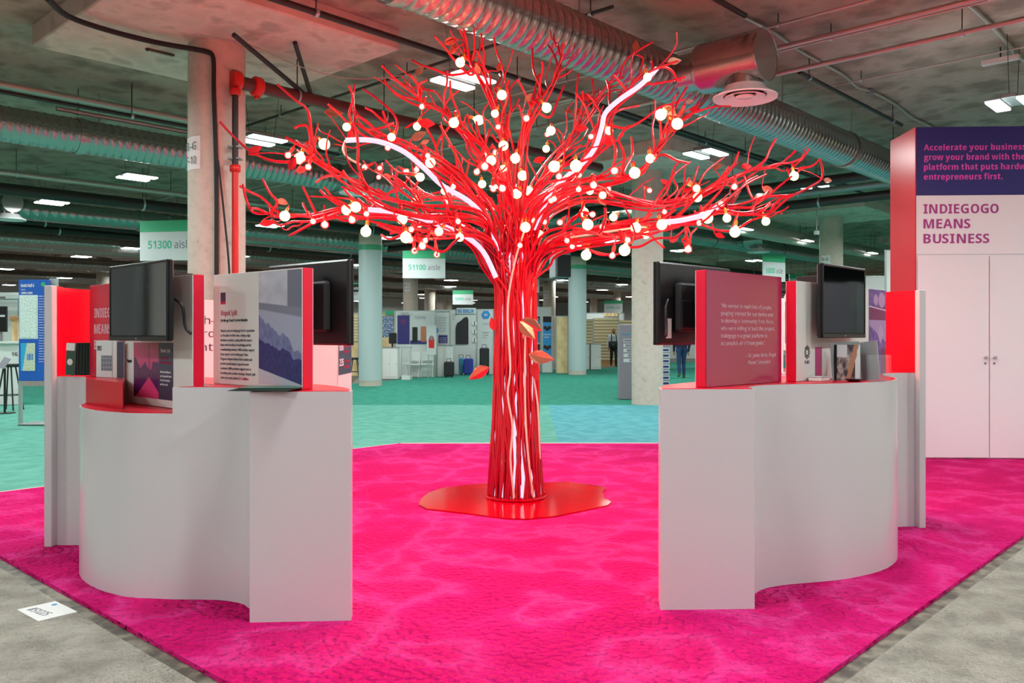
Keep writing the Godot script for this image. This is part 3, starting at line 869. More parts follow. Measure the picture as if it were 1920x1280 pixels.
# outer rods: polylines that leave a limb, in order from the limb outwards
const TWIGS := [
	[[585, 300], [520, 303], [475, 287], [440, 258], [412, 228]], [[588, 298], [583, 240], [576, 205], [552, 186], [520, 158]], [[578, 240], [560, 236], [553, 240]],
	[[502, 400], [475, 398], [462, 375], [455, 345]], [[503, 402], [520, 380], [505, 360], [492, 335]], [[595, 405], [580, 375], [568, 350]], [[610, 402], [608, 385]],
	[[505, 402], [485, 392], [470, 390]], [[655, 263], [658, 235], [655, 210], [662, 185], [654, 160]], [[662, 262], [664, 220], [662, 180], [666, 158]], [[700, 262], [675, 250], [661, 230]],
	[[665, 232], [690, 243], [720, 238], [738, 230]], [[735, 268], [745, 235], [735, 210], [700, 180], [680, 167]], [[742, 240], [720, 228], [700, 210], [685, 202]],
	[[785, 190], [790, 170], [778, 152], [770, 140]], [[788, 188], [785, 160], [800, 150]], [[845, 215], [830, 190], [815, 172], [780, 165], [750, 155], [730, 146]], [[870, 230], [855, 240], [830, 220], [838, 190], [860, 170]],
	[[890, 130], [868, 138], [840, 140], [815, 130], [790, 122], [772, 113]], [[880, 140], [850, 110], [835, 90], [815, 68]], [[873, 78], [862, 55], [850, 35], [835, 16]], [[885, 115], [890, 90], [888, 48]], [[905, 130], [908, 110], [902, 62]],
	[[920, 170], [918, 140], [905, 125], [895, 116]], [[940, 225], [952, 180], [948, 155], [940, 120], [930, 95], [927, 70]], [[945, 245], [958, 200], [955, 170], [970, 150]], [[985, 250], [1000, 180], [1010, 140]], [[1018, 182], [1012, 160], [1000, 130], [998, 90]], [[1046, 125], [1040, 105], [1028, 85]], [[1035, 150], [1060, 140], [1073, 130]],
	[[1030, 220], [1045, 190], [1058, 160]], [[1075, 255], [1080, 200], [1082, 160], [1085, 138]], [[1060, 280], [1090, 205], [1092, 170]], [[1110, 205], [1140, 160], [1170, 145]], [[1160, 150], [1170, 120], [1185, 102], [1225, 78]], [[1185, 100], [1205, 108], [1203, 125], [1200, 140]], [[1232, 128], [1248, 126], [1262, 135], [1270, 150], [1278, 152]], [[1180, 175], [1150, 140]],
	[[1140, 240], [1150, 215], [1165, 205], [1198, 198]], [[1145, 235], [1175, 240], [1210, 222], [1235, 202], [1260, 195], [1283, 186]], [[1262, 238], [1280, 205], [1284, 196]], [[1262, 232], [1290, 220], [1303, 206], [1310, 192]], [[1240, 262], [1238, 230], [1234, 225]],
	[[1165, 330], [1170, 290], [1160, 260], [1180, 235]], [[1170, 320], [1185, 290], [1184, 257]], [[1200, 318], [1240, 290], [1268, 300], [1290, 305]], [[1225, 384], [1250, 360], [1262, 320], [1275, 300]], [[1240, 380], [1270, 355], [1262, 330], [1295, 303]], [[1290, 374], [1310, 345], [1325, 320], [1358, 295]],
	[[1260, 420], [1310, 365], [1345, 340], [1362, 320], [1367, 312]], [[1395, 328], [1410, 370], [1430, 375], [1460, 350], [1485, 330]], [[1420, 375], [1440, 368], [1488, 366]], [[1380, 345], [1420, 320], [1432, 300], [1435, 302]], [[1360, 378], [1400, 345], [1437, 327]], [[1485, 314], [1502, 300], [1510, 290], [1518, 278]],
	[[1490, 335], [1500, 318], [1525, 310], [1537, 298]], [[1430, 405], [1450, 395], [1480, 370], [1520, 350], [1542, 332], [1538, 300]], [[1440, 402], [1460, 375], [1490, 364]], [[1375, 432], [1410, 412], [1438, 405]], [[1305, 415], [1340, 430], [1365, 433], [1375, 432]], [[1290, 420], [1285, 445], [1280, 450], [1288, 465]], [[1290, 462], [1295, 440], [1306, 428]],
	[[1175, 462], [1200, 462], [1230, 447], [1265, 445], [1284, 430]], [[1345, 392], [1370, 385], [1395, 345], [1420, 330]], [[1420, 402], [1435, 390], [1445, 380]], [[1060, 452], [1110, 470], [1150, 478], [1171, 470]], [[1090, 460], [1120, 476], [1140, 478]],
	[[750, 442], [730, 448], [715, 440]], [[760, 440], [790, 455], [820, 470], [835, 470], [850, 455], [862, 445]], [[790, 445], [785, 465], [777, 470]], [[820, 470], [819, 478]], [[690, 396], [715, 372], [745, 352], [760, 345]], [[720, 400], [700, 385], [690, 370], [640, 350]], [[780, 380], [742, 352], [725, 335], [705, 322]], [[780, 378], [815, 362], [840, 360]], [[788, 330], [770, 325], [745, 322], [722, 300]],
	[[840, 240], [822, 265], [815, 300], [800, 325]], [[830, 318], [815, 270], [800, 240], [790, 225], [760, 240]], [[870, 330], [850, 280], [825, 235]], [[850, 395], [838, 365], [820, 330]], [[860, 360], [900, 388], [940, 385], [985, 375]],
]
const BULBS_L := [[608, 270], [562, 297], [863, 117], [941, 178], [851, 230], [898, 225], [1025, 202], [1033, 245], [1239, 215], [1270, 232], [534, 405], [650, 393], [667, 388], [686, 434], [807, 305], [788, 332], [780, 378], [754, 411], [761, 445], [944, 273], [921, 301], [966, 297], [980, 329], [969, 363], [991, 358], [985, 426], [1039, 312], [1080, 311], [1190, 324], [1095, 398], [1102, 421], [1010, 440], [1099, 478], [1171, 469], [1192, 427], [1308, 370], [1327, 409], [1241, 421], [1378, 435], [1489, 330]]
const BULBS_M := [[928, 213], [782, 237], [987, 222], [1142, 245], [1024, 279], [1214, 145], [684, 313], [660, 412], [609, 421], [734, 257], [762, 322], [833, 358], [823, 434], [792, 461], [862, 445], [943, 317], [904, 345], [942, 353], [909, 312], [1152, 320], [1219, 297], [1113, 347], [1106, 358], [1130, 366], [1150, 407], [1211, 440], [1306, 353], [1377, 350], [1363, 409], [1436, 415], [1290, 467], [650, 238]]
const BULBS_S := [[540, 291], [791, 200], [934, 238], [1026, 252], [1108, 256], [578, 313], [727, 277], [710, 332], [712, 315], [687, 401], [587, 415], [802, 292], [781, 318], [850, 350], [836, 379], [859, 415], [869, 420], [786, 422], [771, 430], [769, 450], [797, 451], [777, 470], [819, 477], [908, 290], [929, 286], [894, 322], [925, 354], [913, 389], [925, 389], [975, 460], [1048, 331], [1086, 328], [1085, 355], [1141, 354], [1218, 357], [1033, 376], [1039, 373], [1111, 402], [1001, 414], [1021, 416], [1050, 417], [1063, 451], [1073, 462], [1086, 461], [1177, 450], [1129, 425], [1148, 479], [1352, 382], [1317, 400], [1311, 418], [1256, 423], [1246, 397]]
# leaves: u, v, length, turn, kind
const LEAVES := [[846, 76, 0.14, 20, 0], [851, 92, 0.12, 50, 0], [882, 108, 0.12, 5, 0], [895, 129, 0.11, 95, 2], [936, 125, 0.1, 70, 0], [787, 132, 0.11, 35, 0], [626, 210, 0.16, 5, 0], [1192, 86, 0.12, 80, 0], [1265, 114, 0.13, 12, 0], [1100, 183, 0.14, -15, 1], [1088, 212, 0.13, -30, 0], [991, 183, 0.1, 40, 0], [1090, 240, 0.14, 8, 1], [1140, 263, 0.15, 0, 1], [1136, 244, 0.12, -8, 2], [1012, 299, 0.12, 10, 1], [1256, 208, 0.13, -35, 0], [1305, 206, 0.1, -5, 1], [1293, 190, 0.07, 10, 2], [478, 282, 0.12, 30, 1], [549, 306, 0.12, 60, 1], [566, 318, 0.1, 15, 0], [584, 267, 0.09, 10, 1], [800, 231, 0.15, -8, 1], [785, 254, 0.16, 8, 0], [797, 266, 0.09, 10, 2], [727, 330, 0.1, -15, 2], [708, 318, 0.1, 5, 0], [502, 418, 0.13, 25, 1], [530, 378, 0.1, -20, 2], [1400, 312, 0.11, -10, 1], [1294, 344, 0.11, -30, 0], [1290, 356, 0.11, 15, 1], [1346, 312, 0.1, 15, 0], [1248, 342, 0.11, -35, 1], [1245, 410, 0.1, 15, 1], [1350, 441, 0.09, -5, 1], [1265, 449, 0.08, 25, 1], [1424, 367, 0.09, 12, 2], [1440, 356, 0.13, -20, 2], [1552, 338, 0.1, 0, 2], [1130, 378, 0.12, -8, 2], [915, 312, 0.13, -15, 1], [1018, 172, 0.08, -35, 2], [1067, 208, 0.09, 10, 0], [755, 382, 0.06, 0, 2], [757, 345, 0.08, -10, 2]]

func near_limb(u: float, v: float) -> Array:
	var best := 1e9
	var got: Array = limb_samples[0]
	for s in limb_samples:
		var q: float = (s[0] - u) * (s[0] - u) + (s[1] - v) * (s[1] - v)
		if q < best:
			best = q
			got = s
	return got

func trunk_r(y: float) -> float:
	var ks := [[0.0, 0.235], [0.25, 0.22], [0.6, 0.205], [1.0, 0.193], [1.4, 0.178], [1.75, 0.168], [2.1, 0.185]]
	for i in ks.size() - 1:
		if y <= ks[i + 1][0]: return lerpf(ks[i][1], ks[i + 1][1], (y - ks[i][0]) / (ks[i + 1][0] - ks[i][0]))
	return 0.185

func tree() -> void:
	rng.seed = 77
	var foot := TP(967, 628, 0.0)
	foot.y = 0.0
	var t := thing("tree_sculpture", "glowing tree sculpture of twisted red rods hung with lit globe bulbs", "sculpture", foot)
	# base plate
	var outline := []
	for q in [[785, 946], [790, 935], [803, 924], [830, 915], [870, 910], [920, 905], [960, 903], [1020, 905], [1062, 903], [1095, 907], [1130, 912], [1136, 916], [1129, 924], [1133, 934], [1146, 941], [1140, 947], [1095, 957], [1040, 968], [990, 973], [950, 972], [890, 964], [830, 957], [800, 954]]: outline.append(at_height(q[0], q[1], 0.03))
	prism(t, "base_plate", outline, 0.022, 0.034, M.red_plate)
	put(t, "foot_ring", lathe_mesh([Vector2(0.18, 0.0), Vector2(0.262, 0.0), Vector2(0.268, 0.008), Vector2(0.262, 0.022), Vector2(0.18, 0.022)], 40), M.red_plate, Transform3D(Basis(), foot + UP * 0.034))
	for k in 9:
		var a := TAU * k / 9.0
		put(t, "bolt", lathe_mesh([Vector2(0.0, 0.0), Vector2(0.012, 0.0), Vector2(0.012, 0.014), Vector2(0.0, 0.016)], 8), M.red_plate, Transform3D(Basis(), foot + Vector3(cos(a) * 0.252, 0.056, sin(a) * 0.252)))
	# limb centre lines
	var lines := []
	for l in LIMBS:
		var pts := []
		for q in l[1]: pts.append(TP(q[0], q[1], q[2]))
		lines.append(smooth(pts, 4))
		for p in lines[-1]:
			limb_samples.append([960.0 + p.x / -p.z * F, HZ - (p.y - CH) / -p.z * F, -p.z, p])
	var core := []
	for i in 12: core.append(Vector2(trunk_r(0.06 + 0.17 * i) * 0.72, 0.06 + 0.17 * i))
	put(t, "inner_core", lathe_mesh(core, 24), M.core_film, Transform3D(Basis(), foot))
	# rods: from the foot ring up the trunk, along a limb and out to a free tip
	for li in LIMBS.size():
		var line: PackedVector3Array = lines[li]
		var n: int = LIMBS[li][0]
		var far: Vector3 = line[line.size() / 2] - foot
		var azim := atan2(far.z, far.x)
		for k in n:
			rod(t, foot, line, azim + rng.randf_range(-1.3, 1.3), float(k) / n, n)
	# rods that end in the fork, closing the trunk's surface
	for k in 34:
		var a := TAU * k / 34.0 + rng.randf_range(-0.06, 0.06)
		var pts := []
		var ph := rng.randf() * TAU
		var top := rng.randf_range(1.9, 2.5)
		for i in 9:
			var y := 0.05 + (top - 0.05) * i / 8.0
			var r := trunk_r(y) * (1.0 + 0.05 * sin(ph + y * 4.0)) + maxf(y - 2.0, 0.0) * 0.1
			var an := a + 0.14 * sin(y * 3.1 + ph) + 0.06 * sin(y * 8.0 + ph * 2.0)
			pts.append(foot + Vector3(cos(an) * r, y, sin(an) * r))
		tube(t, "rod", pts, 0.0125, M.red_rod, 0.011, 6, 3)
	# outer rods
	for w in TWIGS:
		var s := near_limb(w[0][0], w[0][1])
		var d: float = s[2]
		var drift := rng.randf_range(-0.3, 0.3)
		var pts := [s[3]]
		for i in w.size():
			pts.append(P(w[i][0] + (0.0 if i else 0.01), w[i][1], d + drift * (i + 0.0) / (w.size() - 1)))
		if (pts[0] as Vector3).distance_to(pts[1]) < 0.03: pts.remove_at(0)
		tube(t, "branch_tip", pts, 0.0125, M.red_rod, 0.0095, 6, 4)
	# loose wiry shoots all round the limbs
	for li in LIMBS.size():
		var line: PackedVector3Array = lines[li]
		for k in 7:
			var i := rng.randi_range(int(line.size() * 0.3), line.size() - 2)
			var dir := (line[i + 1] - line[i]).normalized()
			var out := (dir * 1.1 + Vector3(rng.randf_range(-1, 1), rng.randf_range(-0.5, 1.0), rng.randf_range(-1, 1)) * 0.9).normalized()
			shoot(t, line[i], out, rng.randf_range(0.25, 0.6))
	# lit tubes and pale cords
	for w in [[[1, 0], [930, 520, -0.22], [905, 470, -0.26], [868, 440, -0.34], [820, 420, -0.44], [770, 403, -0.52], [730, 396, -0.56], [690, 393, -0.58]], [[1, 0], [936, 470, -0.16], [912, 415, -0.2], [880, 378, -0.25], [830, 348, -0.3], [795, 315, -0.33], [760, 286, -0.36], [720, 268, -0.38], [685, 262, -0.4], [648, 263, -0.42]], [[1, 0], [1240, 416, -0.55], [1270, 414, -0.58], [1300, 408, -0.6], [1322, 402, -0.6], [1345, 388, -0.6]], [[1, 0], [1000, 430, -0.2], [1030, 366, -0.26], [1066, 328, -0.3], [1092, 306, -0.34], [1115, 278, -0.36], [1128, 240, -0.38], [1135, 212, -0.38], [1160, 188, -0.38], [1200, 160, -0.38], [1232, 128, -0.38]]]:
		var pts := []
		for q in w.slice(1): pts.append(TP(q[0], q[1], q[2]))
		tube(t, "led_tube", pts, 0.021, M.led_tube, -1.0, 8, 4)
	for k in 12:
		var a := TAU * (k + 0.3) / 12.0
		var pts := []
		for i in 7:
			var y := 0.06 + 2.1 * i / 6.0
			var an := a + 0.12 * sin(y * 2.0 + k)
			pts.append(foot + Vector3(cos(an), 0, sin(an)) * (trunk_r(y) - 0.028) + UP * y)
		tube(t, "led_tube", pts, 0.022, M.led_tube, -1.0, 8, 3)
	for w in [[[984, 430, -0.3], [968, 480, -0.24], [955, 545, -0.2], [952, 600, -0.2], [957, 690, -0.21], [952, 740, -0.22], [961, 800, -0.23], [957, 860, -0.24], [964, 932, -0.25]], [[1062, 465, -0.2], [1020, 488, -0.12], [1000, 530, -0.1], [994, 600, -0.1], [996, 680, -0.1], [1008, 760, -0.1], [1012, 860, -0.1]], [[985, 600, -0.17], [984, 700, -0.19], [986, 800, -0.21], [993, 880, -0.22], [1000, 932, -0.2]], [[1070, 445, -0.3], [1130, 436, -0.38], [1190, 427, -0.45], [1213, 426, -0.46]], [[648, 263, -0.4], [643, 280, -0.42], [652, 295, -0.42], [676, 309, -0.4]]]:
		var pts := []
		for q in w: pts.append(TP(q[0], q[1], q[2]))
		tube(t, "pale_cord", pts, 0.0095, M.cream_cord, -1.0, 6, 4)
	bulbs(t)
	leaves(t)

func rod(t: Node, foot: Vector3, line: PackedVector3Array, azim: float, share: float, n: int) -> void:
	var pts := []
	var ph := rng.randf() * TAU
	var layer := rng.randf_range(0.8, 1.0)
	var y_fork: float = line[0].y
	for i in 7:
		var y := 0.05 + (y_fork - 0.15 - 0.05) * i / 6.0
		var r := trunk_r(y) * layer
		var an := azim + 0.2 * sin(y * 2.3 + ph) + 0.07 * sin(y * 7.0 + ph * 1.7)
		pts.append(foot + Vector3(cos(an) * r, y, sin(an) * r))
	var stop := int(line.size() * clampf(0.36 + 0.62 * share + rng.randf_range(-0.06, 0.06), 0.34, 1.0)) - 1
	var phi := rng.randf() * TAU
	var spread := (0.03 + 0.0075 * n) * sqrt(rng.randf_range(0.15, 1.0))
	var last := Vector3.UP
	var i := 2
	while i <= stop:
		var tan := (line[mini(i + 1, line.size() - 1)] - line[i - 1]).normalized()
		var n1 := tan.cross(Vector3(0.2, 0.3, 1.0)).normalized()
		var n2 := tan.cross(n1)
		var f := float(i) / line.size()
		var off := spread * (1.0 - 0.8 * f) * (1.0 + 0.3 * sin(f * 9.0 + ph))
		var pa := phi + f * 2.5 + 0.5 * sin(f * 11.0 + ph)
		pts.append(line[i] + (n1 * cos(pa) + n2 * sin(pa)) * off)
		last = tan
		i += 2
	# free tip
	var p: Vector3 = pts[-1]
	var dir := (last + Vector3(rng.randf_range(-0.6, 0.6), rng.randf_range(-0.25, 0.7), rng.randf_range(-0.6, 0.6))).normalized()
	var step := rng.randf_range(0.06, 0.13)
	for k in 4:
		p += dir * step
		pts.append(p)
		dir = (dir + Vector3(rng.randf_range(-0.5, 0.5), rng.randf_range(-0.3, 0.6), rng.randf_range(-0.5, 0.5)) * 0.8).normalized()
	tube(t, "rod", pts, 0.0125, M.red_rod, 0.0105, 6, 3)

func shoot(t: Node, from: Vector3, dir: Vector3, length: float) -> void:
	var pts := [from]
	var p := from
	for k in 5:
		p += dir * length / 5.0
		if p.y > 4.5: dir.y = -absf(dir.y)
		elif dir.y < -0.25: dir.y = 0.1
		pts.append(p)
		dir = (dir + Vector3(rng.randf_range(-1, 1), rng.randf_range(-0.6, 0.9), rng.randf_range(-1, 1)) * 0.45).normalized()
	tube(t, "shoot", pts, 0.008, M.red_rod, 0.0055, 5, 3)

func bulbs(t: Node) -> void:
	var prof := func(r: float) -> Array:
		var out := []
		for k in 9:
			var a := -PI / 2 + PI * 0.86 * k / 8.0
			out.append(Vector2(cos(a) * r, sin(a) * r))
		out.append(Vector2(r * 0.3, r * 1.25))
		return out
	var socket := lathe_mesh([Vector2(0.0, 0.0), Vector2(0.012, 0.0), Vector2(0.014, 0.008), Vector2(0.014, 0.04), Vector2(0.009, 0.05), Vector2(0.0, 0.05)], 10)
	for kind in 3:
		var list: Array = [BULBS_L, BULBS_M, BULBS_S][kind]
		var r: float = [0.043, 0.034, 0.027][kind]
		var mesh := lathe_mesh(prof.call(r), 16)
		for q in list:
			var s := near_limb(q[0], q[1])
			var root: Vector3 = s[3]
			var c := P(q[0], q[1], s[2] + rng.randf_range(-0.12, 0.04) - 0.06)
			var up := ((root - c).normalized() * 0.6 + UP * 0.7 + Vector3(rng.randf_range(-0.4, 0.4), 0, 0.0)).normalized()
			if up.y < 0.2: up = (up + UP * 0.8).normalized()
			var b := Basis(up.cross(Vector3.BACK).normalized(), up, Vector3.ZERO)
			b.z = b.x.cross(b.y).normalized()
			var red: bool = kind == 2 or (kind == 1 and int(q[0]) % 3 == 0)
			var bulb := put(t, "bulb", mesh, M.bulb_globe_red if red else M.bulb_warm, Transform3D(b, c))
			if red: put(bulb, "bulb_core", lathe_mesh(prof.call(r * 0.74), 12), M.bulb_red, Transform3D(b, c))
			put(bulb, "socket", socket, M.socket_red if red else M.socket_brass, Transform3D(b, c + up * r * 1.15))
			var top := c + up * (r * 1.15 + 0.045)
			if top.distance_to(root) > 0.04:
				var mid := (top + up * 0.06 + root) / 2.0 + Vector3(rng.randf_range(-0.03, 0.03), 0.02, rng.randf_range(-0.03, 0.03))
				tube(t, "bulb_stem", [top, top + up * 0.03, mid, root], 0.0055, M.red_rod, 0.008, 5, 4)
			var l := OmniLight3D.new()
			l.name = "bulb_light"
			bulb.add_child(l, true)
			l.global_position = c
			l.light_size = r * 0.8
			l.light_color = Color(1.0, 0.34, 0.3) if red else Color(1.0, 0.48, 0.38)
			l.light_energy = BULB_ENERGY * [1.6, 0.9, 0.6][kind]
			l.omni_range = 30.0
			l.omni_attenuation = 2.0
			l.shadow_enabled = true

const BULB_ENERGY := 0.112

func leaf_mesh(length: float, bend: float) -> ArrayMesh:
	var pts := PackedVector2Array()
	for k in 9:
		var f := k / 8.0
		pts.append(Vector2(length * f, sin(pow(f, 0.8) * PI) * length * 0.27))
	for k in range(7, 0, -1):
		var f := k / 8.0
		pts.append(Vector2(length * f, -sin(pow(f, 0.8) * PI) * length * 0.27))
	return plate_mesh(pts, 0.004, bend)

func leaves(t: Node) -> void:
	var kinds := [M.leaf_copper, M.leaf_red, M.leaf_clear]
	for q in LEAVES:
		var s := near_limb(q[0], q[1])
		var c := P(q[0], q[1], s[2] + rng.randf_range(-0.1, 0.1))
		var b := Basis(Vector3.BACK, deg_to_rad(q[3])) * Basis(RIGHT, rng.randf_range(-0.7, 0.7)) * Basis(UP, rng.randf_range(-0.5, 0.5))
		var leaf := put(t, "leaf", leaf_mesh(q[2], rng.randf_range(-1.5, 1.5)), kinds[q[4]], Transform3D(b, c - b.x * q[2] * 0.5))
		var root: Vector3 = s[3]
		tube(leaf, "leaf_stem", [c - b.x * q[2] * 0.5, (c - b.x * q[2] * 0.5).lerp(root, 0.4) + UP * 0.02, root], 0.004, M.red_rod, 0.006, 5, 4)
	# the large leaves on the trunk
	for q in [[983, 612, -0.3, 0.2, -50, 0], [990, 604, -0.3, 0.2, -25, 0], [905, 694, -0.2, 0.2, 205, 0], [925, 612, -0.1, 0.12, 100, 1], [1005, 668, -0.2, 0.22, -15, 0], [1002, 690, -0.15, 0.16, -85, 1]]:
		var c := TP(q[0], q[1], q[2])
		var b := Basis(Vector3.BACK, deg_to_rad(q[4])) * Basis(RIGHT, rng.randf_range(-0.5, 0.5))
		put(t, "leaf", leaf_mesh(q[3], 1.2), kinds[q[5]], Transform3D(b, c - b.x * q[3] * 0.3))

# ================================================================ prints (flat pictures on boards)
func picture(w: int, h: int, shade: Callable, called: String, rough := 0.4) -> StandardMaterial3D:
	var im := Image.create(w, h, false, Image.FORMAT_RGB8)
	for y in h:
		for x in w:
			im.set_pixel(x, y, shade.call((x + 0.5) / w, (y + 0.5) / h))
	var m := mat(called, Color.WHITE, rough)
	m.albedo_texture = ImageTexture.create_from_image(im)
	return m

func make_pictures() -> void:
	var nz := noise(2.2, 5, 4)
	picture(128, 192, func(x: float, y: float) -> Color:
		var k := nz.get_noise_2d(x * 0.9, 1.0) * 0.16
		var white := c8(206, 206, 222)
		if y > 0.86 + 0.13 * x: return white
		if y < 0.27 + 0.06 * x: return c8(126, 128, 148) if x > 0.68 else c8(212, 212, 226).lerp(c8(188, 188, 206), clampf(nz.get_noise_2d(x, y * 2.0) + 0.4, 0, 1))
		if y < 0.33 + 0.08 * x: return c8(138, 140, 160)
		if y > 0.58 + 0.24 * x + k * 0.7: return c8(54, 52, 112).lerp(c8(72, 70, 136), clampf(nz.get_noise_2d(x * 6.0, y * 6.0) + 0.5, 0, 1))
		if y > 0.36 + 0.42 * x + k: return c8(112, 116, 164).lerp(c8(138, 142, 186), clampf(nz.get_noise_2d(x * 4.0, y * 4.0) + 0.5, 0, 1))
		return c8(176, 180, 204)
	, "mountain_print", 0.3)
	picture(128, 128, func(x: float, y: float) -> Color:
		if absf(x - 0.62 - 0.02 * y) < 0.012 and y < 0.6: return c8(60, 30, 76)
		if y > 0.62 + absf(x - 0.62) * 0.7: return c8(232, 72, 130)
		if y > 0.9 - 0.2 * x: return c8(86, 36, 96)
		var ridge := 0.36 + nz.get_noise_2d(x * 0.8, 4.0) * 0.3
		if y < 0.12: return c8(196, 74, 110)
		if y > ridge: return c8(112, 36, 96).lerp(c8(76, 30, 88), clampf(nz.get_noise_2d(x * 5.0, y * 5.0) + 0.5, 0, 1))
		return c8(206, 62, 120)
	, "laptop_print", 0.3)
	picture(96, 256, func(x: float, y: float) -> Color:
		var n := nz.get_noise_2d(x * 3.0, y * 5.0)
		if Vector2(x - 0.75, (y - 0.12) * 2.2).length() < 0.2 or Vector2(x - 0.4, (y - 0.12) * 2.0).length() < 0.13: return c8(186, 150, 200)
		if absf(y - 0.2 - 0.04 * x) < 0.008: return c8(214, 196, 226)
		if absf(x - 0.68) + absf(y - 0.52) * 1.6 < 0.2: return c8(186, 160, 206)
		if y > 0.2 and y < 0.36: return c8(120, 24, 96)
		if y > 0.36 and y < 0.62 - 0.2 * (1.0 - x): return c8(170, 142, 196)
		if y > 0.7 and x > 0.72: return c8(120, 20, 84)
		return c8(82, 54, 140).lerp(c8(140, 110, 180), clampf(n + 0.45, 0, 1))
	, "violet_photo", 0.3)
	picture(96, 128, func(x: float, y: float) -> Color:
		if x < 0.1: return c8(24, 22, 26)
		var n := nz.get_noise_2d(x * 1.2, y * 1.2)
		if y < 0.34 and x < 0.5: return c8(196, 194, 200)
		if absf(x + y * 0.35 - 0.86 + 0.05 * n) < 0.09: return c8(172, 124, 100)
		if x > 0.8: return c8(208, 212, 212)
		return c8(70, 62, 68).lerp(c8(168, 152, 148), clampf(n * 1.6 + 0.5, 0, 1))
	, "portrait_print", 0.2)
	picture(96, 160, func(x: float, y: float) -> Color:
		if y > 0.4 and y < 0.82 and x > 0.3: return c8(150, 156, 166).lerp(c8(92, 104, 122), 0.8 if fmod(x * 6.0, 1.0) < 0.6 and fmod(y * 8.0, 1.0) < 0.6 else 0.0)
		return c8(226, 228, 230)
	, "leaflet_print", 0.4)
	picture(128, 192, func(x: float, y: float) -> Color:
		var n := nz.get_noise_2d(x * 9.0, y * 9.0)
		return c8(150, 164, 164) if n > 0.28 else c8(216, 236, 230)
	, "map_print", 0.5)
	picture(96, 128, func(x: float, y: float) -> Color:
		if x + y * 0.3 < 0.42: return c8(40, 168, 214)
		if x > 0.4 and x < 0.86 and y > 0.38 and y < 0.62 and fmod(x * 9.0, 1.0) < 0.7: return c8(50, 116, 196)
		if nz.get_noise_2d(x * 6.0, y * 6.0) > 0.12: return c8(150, 196, 170)
		return c8(214, 212, 190)
	, "city_print", 0.5)
	picture(96, 96, func(x: float, y: float) -> Color:
		var n := nz.get_noise_2d(x * 5.0 + 9.0, y * 5.0)
		return c8(40, 120, 200) if n > 0.1 else (c8(24, 30, 40) if n > -0.08 else c8(206, 214, 220))
	, "gadget_print", 0.4)

# a print stuck to a board: at = lower left corner, on the board's face
func print_on(parent: Node, called: String, at: Vector3, x_axis: Vector3, w: float, h: float, m: Material) -> MeshInstance3D:
	var q := QuadMesh.new()
	q.size = Vector2(w, h)
	var b := facing(x_axis)
	return put(parent, called, q, m, Transform3D(b, at + b.x * w / 2.0 + UP * h / 2.0 + b.z * 0.0015))

# an upright display board whose front face stands on the line a -> b (left to right as one reads it)
func board(called: String, label: String, a: Vector3, b: Vector3, y0: float, y1: float, thick: float, core: Material, face: Material, category := "display panel") -> Node3D:
	var x := (b - a).normalized()
	var n := x.cross(UP)
	var w := a.distance_to(b)
	var c := (a + b) / 2.0
	var t := thing(called, label, category, Vector3(c.x, y0, c.z))
	bx(t, "core", Vector3(w, y1 - y0, thick - 0.008), Vector3(c.x, (y0 + y1) / 2, c.z) - n * (thick / 2.0), core, x, 0.003)
	bx(t, "front_face", Vector3(w - 0.002, y1 - y0 - 0.002, 0.004), Vector3(c.x, (y0 + y1) / 2, c.z) - n * 0.002, face, x, 0.001)
	bx(t, "rear_face", Vector3(w - 0.002, y1 - y0 - 0.002, 0.004), Vector3(c.x, (y0 + y1) / 2, c.z) - n * (thick - 0.002), M.white_laminate, x, 0.001)
	return t

func television(label: String, centre: Vector3, x: Vector3, w: float, h: float, wall_gap: float) -> void:
	var b := facing(x)
	var n := b.z
	var t := thing("television", label, "television", centre)
	var r := func(called: String, size: Vector3, off: Vector3, m: Material, bev := 0.004): return bx(t, called, size, centre + b * off, m, x, bev)
	r.call("casing", Vector3(w, h, 0.035), Vector3(0, 0, -0.018), M.black_plastic, 0.01)
	r.call("screen", Vector3(w - 0.03, h - 0.045, 0.004), Vector3(0, 0.008, 0.001), M.screen_black, 0.001)
	r.call("bezel", Vector3(w, 0.014, 0.012), Vector3(0, h / 2 - 0.007, 0.001), M.black_plastic)
	r.call("bezel", Vector3(w, 0.028, 0.014), Vector3(0, -h / 2 + 0.014, 0.001), M.black_plastic)
	for s in [-1, 1]: r.call("bezel", Vector3(0.014, h, 0.012), Vector3(s * (w / 2 - 0.007), 0, 0.001), M.black_plastic)
	r.call("maker_mark", Vector3(0.022, 0.006, 0.002), Vector3(0, -h / 2 + 0.014, 0.009), M.silver, 0.0005)
	r.call("rear_bulge", Vector3(w * 0.62, h * 0.6, 0.045), Vector3(0, -0.02, -0.055), M.black_matt, 0.015)
	r.call("rear_port_cover", Vector3(w * 0.16, h * 0.34, 0.01), Vector3(w * 0.22, -0.06, -0.08), M.black_plastic)
	r.call("rating_label", Vector3(0.05, 0.11, 0.002), Vector3(w * 0.38, -h * 0.3, -0.0365), M.sign_white, 0.0005)
	r.call("mount_plate", Vector3(0.2, 0.2, 0.012), Vector3(0, 0, -0.085), M.black_matt)
	for s in [-1, 1]: r.call("mount_arm", Vector3(0.03, 0.34, wall_gap - 0.09), Vector3(s * 0.09, 0, -0.09 - (wall_gap - 0.09) / 2.0), M.black_matt)
	var c0 := centre + b * Vector3(w * 0.42, 0.02, -0.05)
	tube(t, "cable", [c0, c0 + n * -0.03 + b.x * 0.06 - UP * 0.05, c0 + b.x * 0.07 - UP * 0.16 - n * 0.04, c0 + b.x * 0.1 - UP * 0.2 - n * 0.06], 0.008, M.black_plastic, -1.0, 6, 4)

